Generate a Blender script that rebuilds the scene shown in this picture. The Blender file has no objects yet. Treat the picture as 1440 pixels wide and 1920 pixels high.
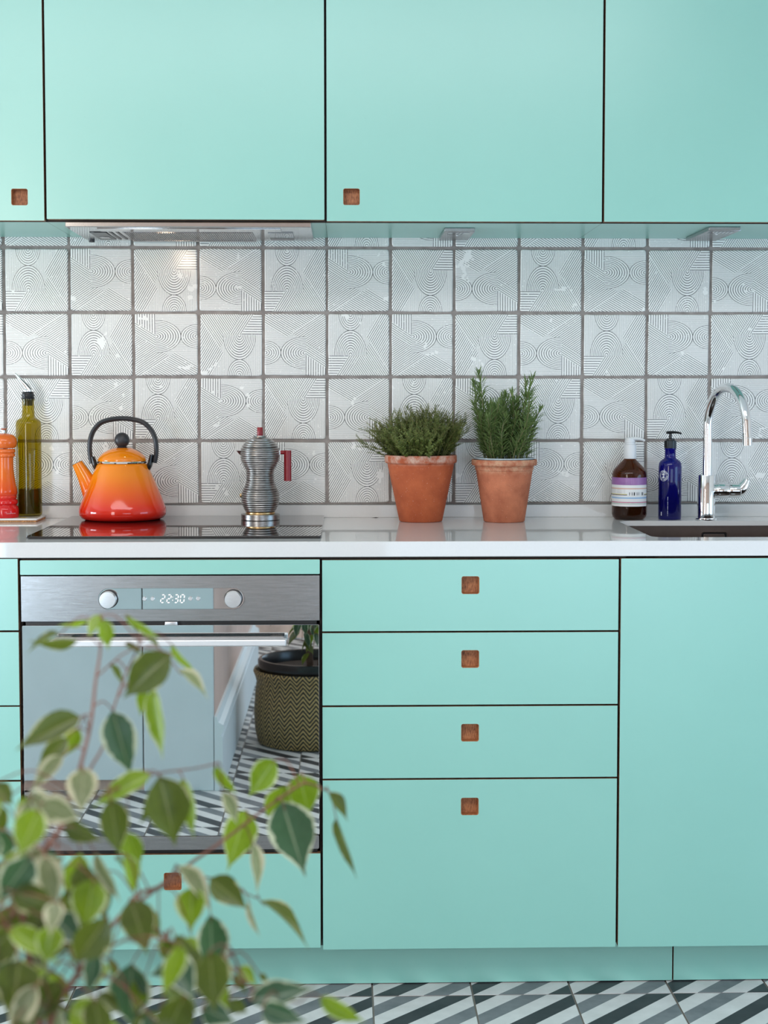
import bpy, bmesh, math, random
from mathutils import Vector, Matrix, noise
random.seed(7)
SC = bpy.context.scene
COL = SC.collection
PI = math.pi
def R(d): return math.radians(d)

# ---------------------------------------------------------------- camera
cam_d = bpy.data.cameras.new('camera'); cam = bpy.data.objects.new('camera', cam_d); COL.objects.link(cam)
F_PX, CY_PX = 2849.04, 903.43                      # focal length and principal row, for a 1440 x 1920 frame
yaw, pitch, roll = -0.0264083, -0.0567024, -0.000223
cam.matrix_world = (Matrix.Translation((0.638529, -3.643166, 1.217247)) @ Matrix.Rotation(yaw, 4, 'Z')
                    @ Matrix.Rotation(pitch + PI / 2, 4, 'X') @ Matrix.Rotation(roll, 4, 'Z'))
cam_d.sensor_fit = 'VERTICAL'; cam_d.sensor_height = 36.0; cam_d.sensor_width = 27.0
cam_d.lens = F_PX / 1920 * 36.0
cam_d.shift_y = -(960 - CY_PX) / 1920
cam_d.clip_start = 0.05
cam_d.dof.use_dof = True; cam_d.dof.focus_distance = 3.2; cam_d.dof.aperture_fstop = 8.0
SC.camera = cam

# ---------------------------------------------------------------- light and exposure
SC.view_settings.view_transform = 'Standard'; SC.view_settings.look = 'None'
SC.view_settings.exposure = -1.55; SC.view_settings.gamma = 1.0; SC.view_settings.use_curve_mapping = False
world = bpy.data.worlds.new('sky'); SC.world = world; world.use_nodes = True
world.node_tree.nodes['Background'].inputs[0].default_value = (0.75, 0.87, 1.0, 1)
world.node_tree.nodes['Background'].inputs[1].default_value = 1.0
def area(name, loc, direction, sx, sy, power, color):
    d = bpy.data.lights.new(name, 'AREA'); d.shape = 'RECTANGLE'; d.size = sx; d.size_y = sy
    d.energy = power; d.color = color
    o = bpy.data.objects.new(name, d); COL.objects.link(o); o.location = loc
    o.rotation_euler = Vector(direction).to_track_quat('-Z', 'Y').to_euler()
    return o
# daylight: a tall glazed door behind left (white sky above, blue garden shade below); unseen fill lamps added at back, sides and roof
area('daylight_glazed_door_upper', (-1.45, -5.18, 1.78), (0, 1, 0), 0.80, 1.15, 72, (1.0, 0.92, 0.80))
area('daylight_glazed_door_lower', (-1.45, -5.18, 0.66), (0, 1, 0), 0.80, 1.10, 84, (0.62, 0.82, 1.0))
area('unseen_back_fill', (1.85, -5.18, 0.78), (0, 1, 0), 2.0, 1.15, 62, (0.66, 0.84, 1.0))  # added fill for the lower fronts, no window seen there
area('unseen_right_fill', (3.37, -1.7, 0.75), (-1, 0, 0), 1.5, 1.1, 64, (0.42, 0.70, 1.0))  # unseen, put in for cool fill from the right
area('unseen_left_fill', (-4.57, -1.5, 0.75), (1, 0, 0), 1.6, 1.2, 420, (0.74, 0.88, 1.0))  # unseen, put in to brighten the lower left with cool fill
area('unseen_roof_fill', (0.4, -2.70, 2.58), (0, 0, -1), 2.8, 0.9, 115, (0.98, 0.98, 1.0))  # added top fill, its ceiling opening is unseen

# ---------------------------------------------------------------- shader helpers
class X:
    """a scalar socket with arithmetic, for procedural patterns"""
    def __init__(s, nt, sock): s.nt, s.s = nt, sock
    def op(s, kind, *args, clamp=False):
        n = s.nt.nodes.new('ShaderNodeMath'); n.operation = kind; n.use_clamp = clamp
        for i, a in enumerate((s,) + args):
            if isinstance(a, X): s.nt.links.new(a.s, n.inputs[i])
            else: n.inputs[i].default_value = a
        return X(s.nt, n.outputs[0])
    def __add__(s, o): return s.op('ADD', o)
    __radd__ = __add__
    def __mul__(s, o): return s.op('MULTIPLY', o)
    __rmul__ = __mul__
    def __sub__(s, o): return s.op('SUBTRACT', o)
    def __rsub__(s, o): return (s * -1.0) + o
    def __truediv__(s, o): return s.op('DIVIDE', o)
    def __gt__(s, o): return s.op('GREATER_THAN', o)
    def __lt__(s, o): return s.op('LESS_THAN', o)
    def fract(s): return s.op('FRACT')
    def floor(s): return s.op('FLOOR')
    def abs(s): return s.op('ABSOLUTE')
    def sqrt(s): return s.op('SQRT')
    def sin(s): return s.op('SINE')
    def min(s, o): return s.op('MINIMUM', o)
    def max(s, o): return s.op('MAXIMUM', o)
    def stripe(s, pitch, width, phase=0.0):        # 1 on a line of that width, every pitch
        return ((s / pitch + (0.5 + phase)).fract() - 0.5).abs() < (width / pitch / 2)
    def pick(s, a, b):                             # s ? a : b
        return s * a + (1.0 - s) * b

def mat(name):
    m = bpy.data.materials.new(name); m.use_nodes = True
    nt = m.node_tree; return m, nt, nt.nodes['Principled BSDF']
def link(nt, a, b): nt.links.new(a.s if isinstance(a, X) else a, b)
def coord(nt, kind='Object'):
    n = nt.nodes.new('ShaderNodeTexCoord'); return n.outputs[kind]
def sep(nt, vec):
    n = nt.nodes.new('ShaderNodeSeparateXYZ'); nt.links.new(vec, n.inputs[0])
    return [X(nt, o) for o in n.outputs]
def noise_tex(nt, vec, scale, detail=3, rough=0.5, stretch=None):
    if stretch:
        mp = nt.nodes.new('ShaderNodeMapping'); mp.inputs['Scale'].default_value = stretch
        nt.links.new(vec, mp.inputs[0]); vec = mp.outputs[0]
    n = nt.nodes.new('ShaderNodeTexNoise'); n.inputs['Scale'].default_value = scale
    n.inputs['Detail'].default_value = detail; n.inputs['Roughness'].default_value = rough
    nt.links.new(vec, n.inputs['Vector']); return X(nt, n.outputs['Fac'])
def ramp(nt, fac, stops, interp='LINEAR'):
    n = nt.nodes.new('ShaderNodeValToRGB'); n.color_ramp.interpolation = interp
    e = n.color_ramp.elements
    while len(e) < len(stops): e.new(0.5)
    for el, (p, c) in zip(e, stops):
        el.position = p; el.color = (*c, 1)
    link(nt, fac, n.inputs[0]); return n.outputs[0]
def mix(nt, fac, a, b):
    n = nt.nodes.new('ShaderNodeMix'); n.data_type = 'RGBA'
    if isinstance(fac, (int, float)): n.inputs[0].default_value = fac
    else: link(nt, fac, n.inputs[0])
    for i, c in ((6, a), (7, b)):
        if isinstance(c, tuple): n.inputs[i].default_value = (*c, 1)
        else: nt.links.new(c, n.inputs[i])
    return n.outputs[2]
def bump(nt, bsdf, height, strength=0.2, dist=0.001):
    n = nt.nodes.new('ShaderNodeBump'); n.inputs['Strength'].default_value = strength
    n.inputs['Distance'].default_value = dist; link(nt, height, n.inputs['Height'])
    nt.links.new(n.outputs[0], bsdf.inputs['Normal'])
def plain(name, col, rough=0.5, metal=0.0, coat=0.0, ior=1.5, vary=0.0, vscale=8, stretch=None, bmp=0.0, bscale=200, coat_rough=0.03):
    m, nt, b = mat(name)
    b.inputs['Roughness'].default_value = rough; b.inputs['Metallic'].default_value = metal
    b.inputs['IOR'].default_value = ior; b.inputs['Coat Weight'].default_value = coat
    b.inputs['Coat Roughness'].default_value = coat_rough
    v = coord(nt)
    f = noise_tex(nt, v, vscale, 4, stretch=stretch)
    lo = tuple(c * (1 - vary) for c in col); hi = tuple(min(1, c * (1 + vary)) for c in col)
    nt.links.new(ramp(nt, f, [(0.3, lo), (0.7, hi)]), b.inputs['Base Color'])
    if bmp: bump(nt, b, noise_tex(nt, v, bscale, 4, stretch=stretch), bmp)
    return m

def laminate():
    m, nt, b = mat('mint_laminate')
    v = coord(nt)
    specks = noise_tex(nt, v, 260, 2) > 0.765
    f = noise_tex(nt, v, 3, 3)
    base = ramp(nt, f, [(0.3, (0.275, 0.615, 0.520)), (0.7, (0.290, 0.640, 0.542))])
    nt.links.new(mix(nt, specks * 0.25, base, (0.12, 0.28, 0.25)), b.inputs['Base Color'])
    b.inputs['Roughness'].default_value = 0.29
    b.inputs['IOR'].default_value = 2.0
    return m
def ply(name, a, c, rough=0.6):
    m, nt, b = mat(name)
    v = coord(nt)
    f = noise_tex(nt, v, 60, 4, stretch=(1, 1, 8))
    nt.links.new(ramp(nt, f, [(0.3, a), (0.7, c)]), b.inputs['Base Color'])
    b.inputs['Roughness'].default_value = rough
    return m
def oak():
    m, nt, b = mat('oiled_oak')
    v = coord(nt)
    f = noise_tex(nt, v, 90, 5, 0.65, stretch=(5, 5, 1.3))
    g = noise_tex(nt, v, 30, 2, stretch=(1, 1, 3))
    nt.links.new(ramp(nt, f * 0.7 + g * 0.3, [(0.34, (0.14, 0.042, 0.016)), (0.5, (0.44, 0.165, 0.062)), (0.68, (0.64, 0.28, 0.115))]), b.inputs['Base Color'])
    b.inputs['Roughness'].default_value = 0.5
    bump(nt, b, f, 0.5, 0.0006)
    return m
def tile_art():
    """one glazed tile: line-printed arches and hatched bands, read from the tile's own UV"""
    m, nt, b = mat('line_print_glazed_tile')
    uv = nt.nodes.new('ShaderNodeUVMap').outputs[0]
    u, w, _ = sep(nt, uv); v = 1.0 - w
    e1 = (((u - 0.367) / 0.262) * ((u - 0.367) / 0.262) + ((v - 0.67) / 0.405) * ((v - 0.67) / 0.405)).sqrt()
    e2 = (((u - 0.367) / 0.190) * ((u - 0.367) / 0.190) + (v / 0.265) * (v / 0.265)).sqrt()
    q = u + (v - 0.67) * 0.64
    s = u - v * 0.67
    r = u + v * 0.5925
    low = v > 0.67
    dark, grey = 1.0, 0.56
    pat = u.stripe(0.0205, 0.0072) * grey                                       # fine upright lines
    ur = (r > 0.83) * (s > 0.388)
    pat = ur.pick(r.stripe(0.036, 0.0102), pat)
    dr = (q > 0.54) * (s < 0.388)
    pat = dr.pick(s.stripe(0.036, 0.0102), pat)
    pat = (low * (q < 0.34)).pick(v.stripe(0.04, 0.0102), pat)
    pat = (low * (q > 0.34) * (q < 0.54)).pick(q.stripe(0.036, 0.0102), pat)
    pat = ((e1 < 1.02) * (v < 0.67)).pick(e1.stripe(0.1, 0.028), pat)
    pat = (e2 < 1.02).pick(e2.stripe(1 / 7, 0.038), pat)
    ob = coord(nt, 'Object')
    inf = nt.nodes.new('ShaderNodeObjectInfo')
    off = nt.nodes.new('ShaderNodeVectorMath'); off.operation = 'ADD'
    sc = nt.nodes.new('ShaderNodeVectorMath'); sc.operation = 'SCALE'; sc.inputs[0].default_value = (9, 5, 7)
    nt.links.new(inf.outputs['Random'], sc.inputs['Scale'])
    nt.links.new(ob, off.inputs[0]); nt.links.new(sc.outputs[0], off.inputs[1])
    ov = off.outputs[0]
    worn = noise_tex(nt, ov, 21, 3, 0.6) > 0.672
    fine = noise_tex(nt, ov, 300, 1) > 0.70
    ink = pat * (1.0 - worn) * (1.0 - fine)
    body = ramp(nt, noise_tex(nt, ov, 30, 3), [(0.3, (0.91, 0.895, 0.86)), (0.7, (0.95, 0.935, 0.90))])
    nt.links.new(mix(nt, ink * 0.94, body, (0.022, 0.022, 0.026)), b.inputs['Base Color'])
    b.inputs['Roughness'].default_value = 0.22
    bump(nt, b, noise_tex(nt, ov, 22, 2), 0.18, 0.0015)
    return m
def cement():
    """encaustic floor tile: diagonal light, grey and charcoal bars, phase alternating from tile to tile"""
    m, nt, b = mat('striped_cement_tile')
    g = nt.nodes.new('ShaderNodeNewGeometry').outputs['Position']
    x, y, z = sep(nt, g)
    u = (x - 0.695) / 0.2037; v = (y + 0.6235) / -0.2037
    par = ((u.floor() + v.floor()) / 2.0).fract() * 2.0
    c = (u.fract() + v.fract() + par * 0.75).fract()
    n1 = noise_tex(nt, g, 18, 5, 0.6); n2 = noise_tex(nt, g, 7, 3)
    light = ramp(nt, n1, [(0.3, (0.62, 0.61, 0.59)), (0.7, (0.74, 0.73, 0.71))])
    mid = ramp(nt, n1, [(0.3, (0.135, 0.145, 0.155)), (0.7, (0.225, 0.235, 0.245))])
    dark = ramp(nt, n1, [(0.3, (0.024, 0.026, 0.030)), (0.7, (0.052, 0.055, 0.060))])
    col = mix(nt, (c > 0.25) * (c < 0.5), light, mid)
    col = mix(nt, c > 0.75, col, dark)
    joint = ((u.fract() - 0.5).abs() > 0.491).max((v.fract() - 0.5).abs() > 0.491)
    col = mix(nt, joint, col, (0.30, 0.27, 0.24))
    nt.links.new(col, b.inputs['Base Color'])
    b.inputs['Roughness'].default_value = 0.45
    bump(nt, b, n1, 0.15, 0.001)
    return m
def enamel(name, stops, rough=0.08):
    m, nt, b = mat(name)
    x, y, z = sep(nt, coord(nt))
    nt.links.new(ramp(nt, z / 0.25, stops), b.inputs['Base Color'])
    b.inputs['Roughness'].default_value = rough; b.inputs['Coat Weight'].default_value = 0.15
    b.inputs['Coat Roughness'].default_value = 0.03
    return m
def thin_glass(name, tint, body=None, amount=0.0):
    """coloured glass wall: tinted transmission under a fresnel reflection, plus a little of its own body colour"""
    m, nt, b = mat(name)
    nt.nodes.remove(b)
    out = nt.nodes['Material Output']
    tr = nt.nodes.new('ShaderNodeBsdfTransparent'); tr.inputs[0].default_value = (*tint, 1)
    gl = nt.nodes.new('ShaderNodeBsdfGlossy'); gl.inputs['Roughness'].default_value = 0.03
    fr = nt.nodes.new('ShaderNodeFresnel'); fr.inputs[0].default_value = 1.5
    sock = tr.outputs[0]
    if body:
        df = nt.nodes.new('ShaderNodeBsdfDiffuse'); df.inputs[0].default_value = (*body, 1)
        m0 = nt.nodes.new('ShaderNodeMixShader'); m0.inputs[0].default_value = amount
        nt.links.new(sock, m0.inputs[1]); nt.links.new(df.outputs[0], m0.inputs[2]); sock = m0.outputs[0]
    ms = nt.nodes.new('ShaderNodeMixShader')
    back = X(nt, nt.nodes.new('ShaderNodeNewGeometry').outputs['Backfacing'])   # the inner side of the wall does not mirror
    link(nt, X(nt, fr.outputs[0]) * (1.0 - back), ms.inputs[0]); nt.links.new(sock, ms.inputs[1]); nt.links.new(gl.outputs[0], ms.inputs[2])
    nt.links.new(ms.outputs[0], out.inputs[0])
    return m
def terracotta(name, lo, hi, stain, zrim):
    m, nt, b = mat(name)
    v = coord(nt); x, y, z = sep(nt, v)
    n1 = noise_tex(nt, v, 22, 5, 0.6); n2 = noise_tex(nt, v, 45, 5, 0.7); sp = noise_tex(nt, v, 420, 1)
    col = ramp(nt, n1, [(0.3, lo), (0.7, hi)])
    rim = ((z - zrim) / 0.012 + 0.4).op('MULTIPLY', 1.0, clamp=True)
    col = mix(nt, rim * ((n2 - 0.40) * 4.0).op('MULTIPLY', 1.0, clamp=True), col, stain)
    col = mix(nt, (sp > 0.74) * 0.5, col, (0.08, 0.03, 0.02))
    col = mix(nt, (sp < 0.26) * 0.5, col, (0.75, 0.55, 0.45))
    nt.links.new(col, b.inputs['Base Color']); b.inputs['Roughness'].default_value = 0.75
    bump(nt, b, n2, 0.25, 0.0015)
    return m
def leaf_mat(name, lo, hi, margin, transl, mlo, mamp, rough=0.38):
    """variegated leaf from its own UV: u runs across (0.5 = midrib), v along"""
    m, nt, b = mat(name)
    out = nt.nodes['Material Output']
    uv = nt.nodes.new('ShaderNodeUVMap').outputs[0]
    u, w, _ = sep(nt, uv)
    ob = coord(nt, 'Object')
    inf = nt.nodes.new('ShaderNodeObjectInfo')
    off = nt.nodes.new('ShaderNodeVectorMath'); off.operation = 'ADD'
    sc = nt.nodes.new('ShaderNodeVectorMath'); sc.operation = 'SCALE'; sc.inputs[0].default_value = (13, 7, 11)
    nt.links.new(inf.outputs['Random'], sc.inputs['Scale'])
    nt.links.new(uv, off.inputs[0]); nt.links.new(sc.outputs[0], off.inputs[1])
    n1 = noise_tex(nt, off.outputs[0], 3.2, 4, 0.6); n2 = noise_tex(nt, off.outputs[0], 9, 3)
    e = (u - 0.5).abs() * 2.0
    edge = (e + (n1 - 0.5) * mamp + (w - 0.55).max(0.0) * 0.25) > mlo
    rib = e < 0.045
    col = ramp(nt, n2, [(0.3, lo), (0.7, hi)])
    col = mix(nt, rib * 0.45, col, margin)
    col = mix(nt, edge, col, margin)
    nt.links.new(col, b.inputs['Base Color']); b.inputs['Roughness'].default_value = rough
    tl = nt.nodes.new('ShaderNodeBsdfTranslucent')
    nt.links.new(mix(nt, edge, transl, tuple(c * 0.9 for c in margin)), tl.inputs[0])
    ms = nt.nodes.new('ShaderNodeMixShader'); ms.inputs[0].default_value = 0.42
    nt.links.new(b.outputs[0], ms.inputs[1]); nt.links.new(tl.outputs[0], ms.inputs[2])
    nt.links.new(ms.outputs[0], out.inputs[0])
    return m
def herb_mat(name, lo, hi, tr, scale=120):
    m, nt, b = mat(name)
    out = nt.nodes['Material Output']
    v = coord(nt)
    col = ramp(nt, noise_tex(nt, v, scale, 2), [(0.32, lo), (0.68, hi)])
    nt.links.new(col, b.inputs['Base Color']); b.inputs['Roughness'].default_value = 0.5
    tl = nt.nodes.new('ShaderNodeBsdfTranslucent'); tl.inputs[0].default_value = (*tr, 1)
    ms = nt.nodes.new('ShaderNodeMixShader'); ms.inputs[0].default_value = 0.25
    nt.links.new(b.outputs[0], ms.inputs[1]); nt.links.new(tl.outputs[0], ms.inputs[2])
    nt.links.new(ms.outputs[0], out.inputs[0])
    return m
def weave():
    m, nt, b = mat('zigzag_basket_weave')
    uv = nt.nodes.new('ShaderNodeUVMap').outputs[0]
    u, v, _ = sep(nt, uv)
    col_w = (u * 28.0)                                          # upright columns of strands
    zig = ((col_w.fract() - 0.5).abs() * 2.0)
    f = (v * 18.0 + zig * 1.7).fract()
    n1 = noise_tex(nt, uv, 60, 2)
    tan = ramp(nt, n1, [(0.3, (0.44, 0.28, 0.10)), (0.7, (0.66, 0.46, 0.19))])
    nt.links.new(mix(nt, f > 0.5, tan, (0.012, 0.012, 0.016)), b.inputs['Base Color'])
    b.inputs['Roughness'].default_value = 0.5
    bump(nt, b, (f - 0.5).abs(), 0.6, 0.003)
    return m
def label_print():
    """flat print of the soap label: purple band, ruled stripes, lines of small type and a barcode"""
    m, nt, b = mat('striped_paper_label')
    uv = nt.nodes.new('ShaderNodeUVMap').outputs[0]
    u, v, _ = sep(nt, uv)
    W = (0.86, 0.85, 0.84)
    col = ramp(nt, v, [(0.0, W), (0.085, (0.16, 0.36, 0.22)), (0.10, W), (0.125, (0.55, 0.12, 0.22)), (0.155, W), (0.27, (0.22, 0.42, 0.72)), (0.30, (0.55, 0.68, 0.82)),
                       (0.33, W), (0.385, (0.09, 0.06, 0.16)), (0.41, (0.72, 0.66, 0.28)), (0.435, W), (0.60, (0.72, 0.45, 0.34)), (0.64, W), (0.745, (0.33, 0.15, 0.40))], 'CONSTANT')
    purple = ramp(nt, noise_tex(nt, uv, 5, 2), [(0.3, (0.30, 0.13, 0.36)), (0.7, (0.38, 0.17, 0.42))])
    col = mix(nt, v > 0.745, col, purple)
    # small type: rows of broken dashes
    dash = (noise_tex(nt, uv, 1.0, 0, stretch=(90, 1, 1)) > 0.47)
    rows = v.stripe(0.042, 0.014)
    zone = (v > 0.44) * (v < 0.60) * (u > 0.18) * (u < 0.52)
    col = mix(nt, dash * rows * zone * 0.6, col, (0.30, 0.26, 0.30))
    zone2 = (v > 0.78) * (v < 0.97) * (u > 0.52) * (u < 0.78)
    col = mix(nt, dash * rows * zone2 * 0.5, col, (0.62, 0.45, 0.66))
    box = (u > 0.55) * (u < 0.90) * (v > 0.34) * (v < 0.50)
    col = mix(nt, box, col, W)
    n = nt.nodes.new('ShaderNodeTexWhiteNoise'); n.noise_dimensions = '1D'
    link(nt, (u * 85.0).floor(), n.inputs['W'])
    bars = (X(nt, n.outputs['Value']) > 0.45) * (u > 0.58) * (u < 0.87) * (v > 0.385) * (v < 0.495)
    col = mix(nt, bars, col, (0.02, 0.02, 0.02))
    nt.links.new(col, b.inputs['Base Color']); b.inputs['Roughness'].default_value = 0.4
    return m

M = dict(
    mint=laminate(),
    ply=ply('birch_ply_edge', (0.20, 0.095, 0.045), (0.38, 0.21, 0.11)),
    dark=ply('dark_ply_gap_shade', (0.016, 0.010, 0.007), (0.035, 0.020, 0.013)),  # dark ply with the shade of the door gaps put into its colour
    oak=oak(),
    white=plain('white_solid_surface', (0.755, 0.745, 0.73), 0.04, vary=0.012, vscale=300),
    tile=tile_art(),
    grout=plain('taupe_grout', (0.31, 0.27, 0.25), 0.9, vary=0.2, vscale=60, bmp=0.5, bscale=500),
    paint=plain('warm_white_paint', (0.78, 0.76, 0.73), 0.6, vary=0.02),
    pink=plain('pale_pink_plaster', (0.72, 0.50, 0.42), 0.7, vary=0.06, vscale=4),
    palewood=plain('pale_grey_blue_paint', (0.80, 0.86, 0.88), 0.45, vary=0.02),
    brick=plain('pale_terracotta_plaster', (0.64, 0.46, 0.38), 0.8, vary=0.25, vscale=9),
    floor=cement(),
    steel=plain('brushed_steel', (0.37, 0.365, 0.365), 0.26, 1.0, vary=0.10, vscale=40, stretch=(0.5, 1, 9), bmp=0.06, bscale=300),
    alu=plain('satin_aluminium', (0.76, 0.76, 0.77), 0.28, 1.0, vary=0.05, vscale=80, stretch=(1, 1, 12)),
    satin=plain('satin_handle', (0.80, 0.80, 0.81), 0.42, 0.85),
    castalu=plain('worn_cast_aluminium', (0.37, 0.355, 0.345), 0.30, 1.0, vary=0.28, vscale=60, stretch=(1, 1, 5), bmp=0.15, bscale=120),
    chrome=plain('chrome', (0.86, 0.87, 0.88), 0.03, 1.0),
    hoodsteel=plain('polished_hood_steel', (0.56, 0.56, 0.56), 0.16, 1.0, vary=0.04),
    mirror=plain('dark_mirror_oven_glass', (0.68, 0.72, 0.73), 0.012, 1.0, vary=0.02),
    ovendark=plain('black_oven_plastic', (0.012, 0.012, 0.014), 0.35),
    hob=plain('black_ceramic_glass', (0.012, 0.012, 0.013), 0.015, ior=1.6, coat=0.5),
    sinkm=plain('brown_metal_sink', (0.20, 0.155, 0.135), 0.32, 0.75, vary=0.1, vscale=20),
    black=plain('black_plastic', (0.012, 0.012, 0.013), 0.28, vary=0.2, bmp=0.1),
    rubber=plain('charcoal_resin', (0.030, 0.029, 0.032), 0.42, vary=0.2, vscale=60),
    red=plain('crimson_resin', (0.25, 0.006, 0.012), 0.30),
    kettle=enamel('graded_orange_enamel', [(0.0, (0.62, 0.010, 0.008)), (0.12, (0.80, 0.028, 0.006)), (0.26, (0.86, 0.12, 0.004)), (0.42, (0.88, 0.235, 0.004)), (0.60, (0.86, 0.235, 0.005)), (0.9, (0.84, 0.20, 0.005))]),
    mill=enamel('graded_orange_lacquer', [(0.0, (0.66, 0.008, 0.012)), (0.17, (0.72, 0.014, 0.012)), (0.24, (0.80, 0.08, 0.010)), (0.40, (0.84, 0.16, 0.018)), (0.9, (0.82, 0.16, 0.022))], 0.14),
    brass=plain('brass', (0.62, 0.42, 0.20), 0.3, 1.0, vary=0.2, vscale=90),
    pot1=terracotta('terracotta_orange', (0.39, 0.075, 0.022), (0.56, 0.130, 0.042), (0.62, 0.42, 0.33), 0.134),
    pot2=terracotta('terracotta_weathered', (0.38, 0.105, 0.048), (0.62, 0.205, 0.100), (0.62, 0.36, 0.22), 0.114),
    soil=plain('dark_soil', (0.035, 0.022, 0.015), 0.95, vary=0.5, vscale=150, bmp=1.0),
    thyme=herb_mat('thyme_leaf', (0.070, 0.110, 0.026), (0.26, 0.30, 0.080), (0.22, 0.32, 0.05), 60),
    thstem=herb_mat('thyme_stem', (0.22, 0.22, 0.07), (0.34, 0.26, 0.12), (0.2, 0.2, 0.05)),
    rose=herb_mat('rosemary_needle', (0.070, 0.125, 0.036), (0.23, 0.31, 0.105), (0.22, 0.34, 0.06), 60),
    rstem=herb_mat('rosemary_stem', (0.20, 0.22, 0.09), (0.34, 0.28, 0.15), (0.2, 0.2, 0.05)),
    liner=plain('pale_blue_plastic', (0.62, 0.72, 0.76), 0.35),
    amber=thin_glass('amber_glass', (0.46, 0.175, 0.035), (0.060, 0.020, 0.006), 0.30),
    blueg=thin_glass('cobalt_glass', (0.055, 0.045, 0.50), (0.010, 0.010, 0.20), 0.35),
    olive=thin_glass('olive_green_glass', (0.68, 0.58, 0.05), (0.15, 0.12, 0.004), 0.14),
    oil=thin_glass('dark_oil', (0.26, 0.17, 0.07), (0.05, 0.035, 0.012), 0.25),
    clear=thin_glass('clear_lamp_cover', (0.92, 0.93, 0.94), (0.5, 0.5, 0.5), 0.5),
    pane=thin_glass('window_pane', (0.97, 0.98, 0.98)),
    whitep=plain('white_plastic', (0.82, 0.82, 0.83), 0.3),
    whitei=plain('white_ink', (0.72, 0.72, 0.76), 0.5),
    label=label_print(),
    cork=plain('cork', (0.50, 0.25, 0.11), 0.9, vary=0.5, vscale=260, bmp=0.6),
    glaze=plain('white_glazed_ceramic', (0.82, 0.81, 0.79), 0.12),
    yellow=plain('ochre_glaze', (0.62, 0.46, 0.06), 0.15),
    bark=plain('reddish_brown_bark', (0.17, 0.062, 0.036), 0.7, vary=0.35, vscale=60, bmp=0.4),
    trunk=plain('grey_brown_bark', (0.14, 0.085, 0.06), 0.85, vary=0.4, vscale=40, bmp=0.6),
    weave=weave(),
    potblack=plain('black_glazed_pot', (0.014, 0.013, 0.014), 0.25),
    leaf0=leaf_mat('variegated_leaf_olive', (0.042, 0.056, 0.015), (0.078, 0.094, 0.024), (0.50, 0.49, 0.24), (0.17, 0.23, 0.015), 0.98, 0.95),
    leaf1=leaf_mat('variegated_leaf_lime', (0.12, 0.20, 0.008), (0.20, 0.29, 0.014), (0.58, 0.64, 0.32), (0.32, 0.47, 0.010), 0.89, 0.85),
    leaf2=leaf_mat('variegated_leaf_cream', (0.14, 0.17, 0.085), (0.24, 0.26, 0.15), (0.62, 0.58, 0.38), (0.30, 0.34, 0.12), 0.66, 1.0),
    leaf3=leaf_mat('variegated_leaf_teal', (0.028, 0.062, 0.044), (0.050, 0.095, 0.066), (0.60, 0.64, 0.44), (0.09, 0.20, 0.06), 0.84, 0.75, 0.3),
)
m, nt, b = mat('display_glow'); b.inputs['Base Color'].default_value = (0.9, 0.85, 0.82, 1)
b.inputs['Emission Color'].default_value = (1.0, 0.90, 0.86, 1); b.inputs['Emission Strength'].default_value = 1.6; M['glow'] = m

# ---------------------------------------------------------------- object helpers
WPOS = {}
def tag(o, label=None, cat=None, group=None, kind=None):
    if label: o['label'] = label
    if cat: o['category'] = cat
    if group: o['group'] = group
    if kind: o['kind'] = kind
    return o
def thing(name, loc, label, cat, group=None):
    o = bpy.data.objects.new(name, None); COL.objects.link(o); o.location = loc; o.empty_display_size = 0.05
    WPOS[o.name] = Vector(loc)
    return tag(o, label, cat, group)
def mesh_of(name, bm, mats, angle=35):
    bmesh.ops.recalc_face_normals(bm, faces=bm.faces[:])
    me = bpy.data.meshes.new(name); bm.to_mesh(me); bm.free()
    for mm in (mats if isinstance(mats, (list, tuple)) else [mats]): me.materials.append(M[mm])
    if angle:
        for p in me.polygons: p.use_smooth = True
        me.set_sharp_from_angle(angle=R(angle))
        if angle <= 40:                               # broad flat faces keep their own normal beside a rounded edge
            for p in me.polygons:
                if p.area > 4e-4: p.use_smooth = False
    return me
def link_obj(name, me, parent=None, loc=None):
    o = bpy.data.objects.new(name, me); COL.objects.link(o)
    if parent: o.parent = parent
    if loc is not None: o.location = loc
    return o
def part(name, bm, mats, parent=None, world=False, angle=35, label=None):
    """one mesh object; world=True takes vertices in world space and stores them relative to the parent"""
    if parent is not None and world:
        bmesh.ops.translate(bm, vec=-WPOS[parent.name], verts=bm.verts[:])
    o = link_obj(name, mesh_of(name, bm, mats, angle), parent)
    WPOS[o.name] = WPOS[parent.name] if parent is not None else Vector((0, 0, 0))
    if label: o['label'] = label
    return o
def struct(name, bm, mats, world=True):
    o = part(name, bm, mats); o['kind'] = 'structure'; return o
BM = bmesh.new
def box(bm, x0, x1, y0, y1, z0, z1, bev=0.0, seg=2, mi=0):
    vs = [bm.verts.new((x, y, z)) for x in (x0, x1) for y in (y0, y1) for z in (z0, z1)]
    fs = [bm.faces.new([vs[i] for i in q]) for q in ((0, 1, 3, 2), (4, 6, 7, 5), (0, 4, 5, 1), (2, 3, 7, 6), (0, 2, 6, 4), (1, 5, 7, 3))]
    for f in fs: f.material_index = mi
    if bev:
        es = list({e for f in fs for e in f.edges})
        bmesh.ops.bevel(bm, geom=es, offset=bev, segments=seg, affect='EDGES', profile=0.5)
    return fs
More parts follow.
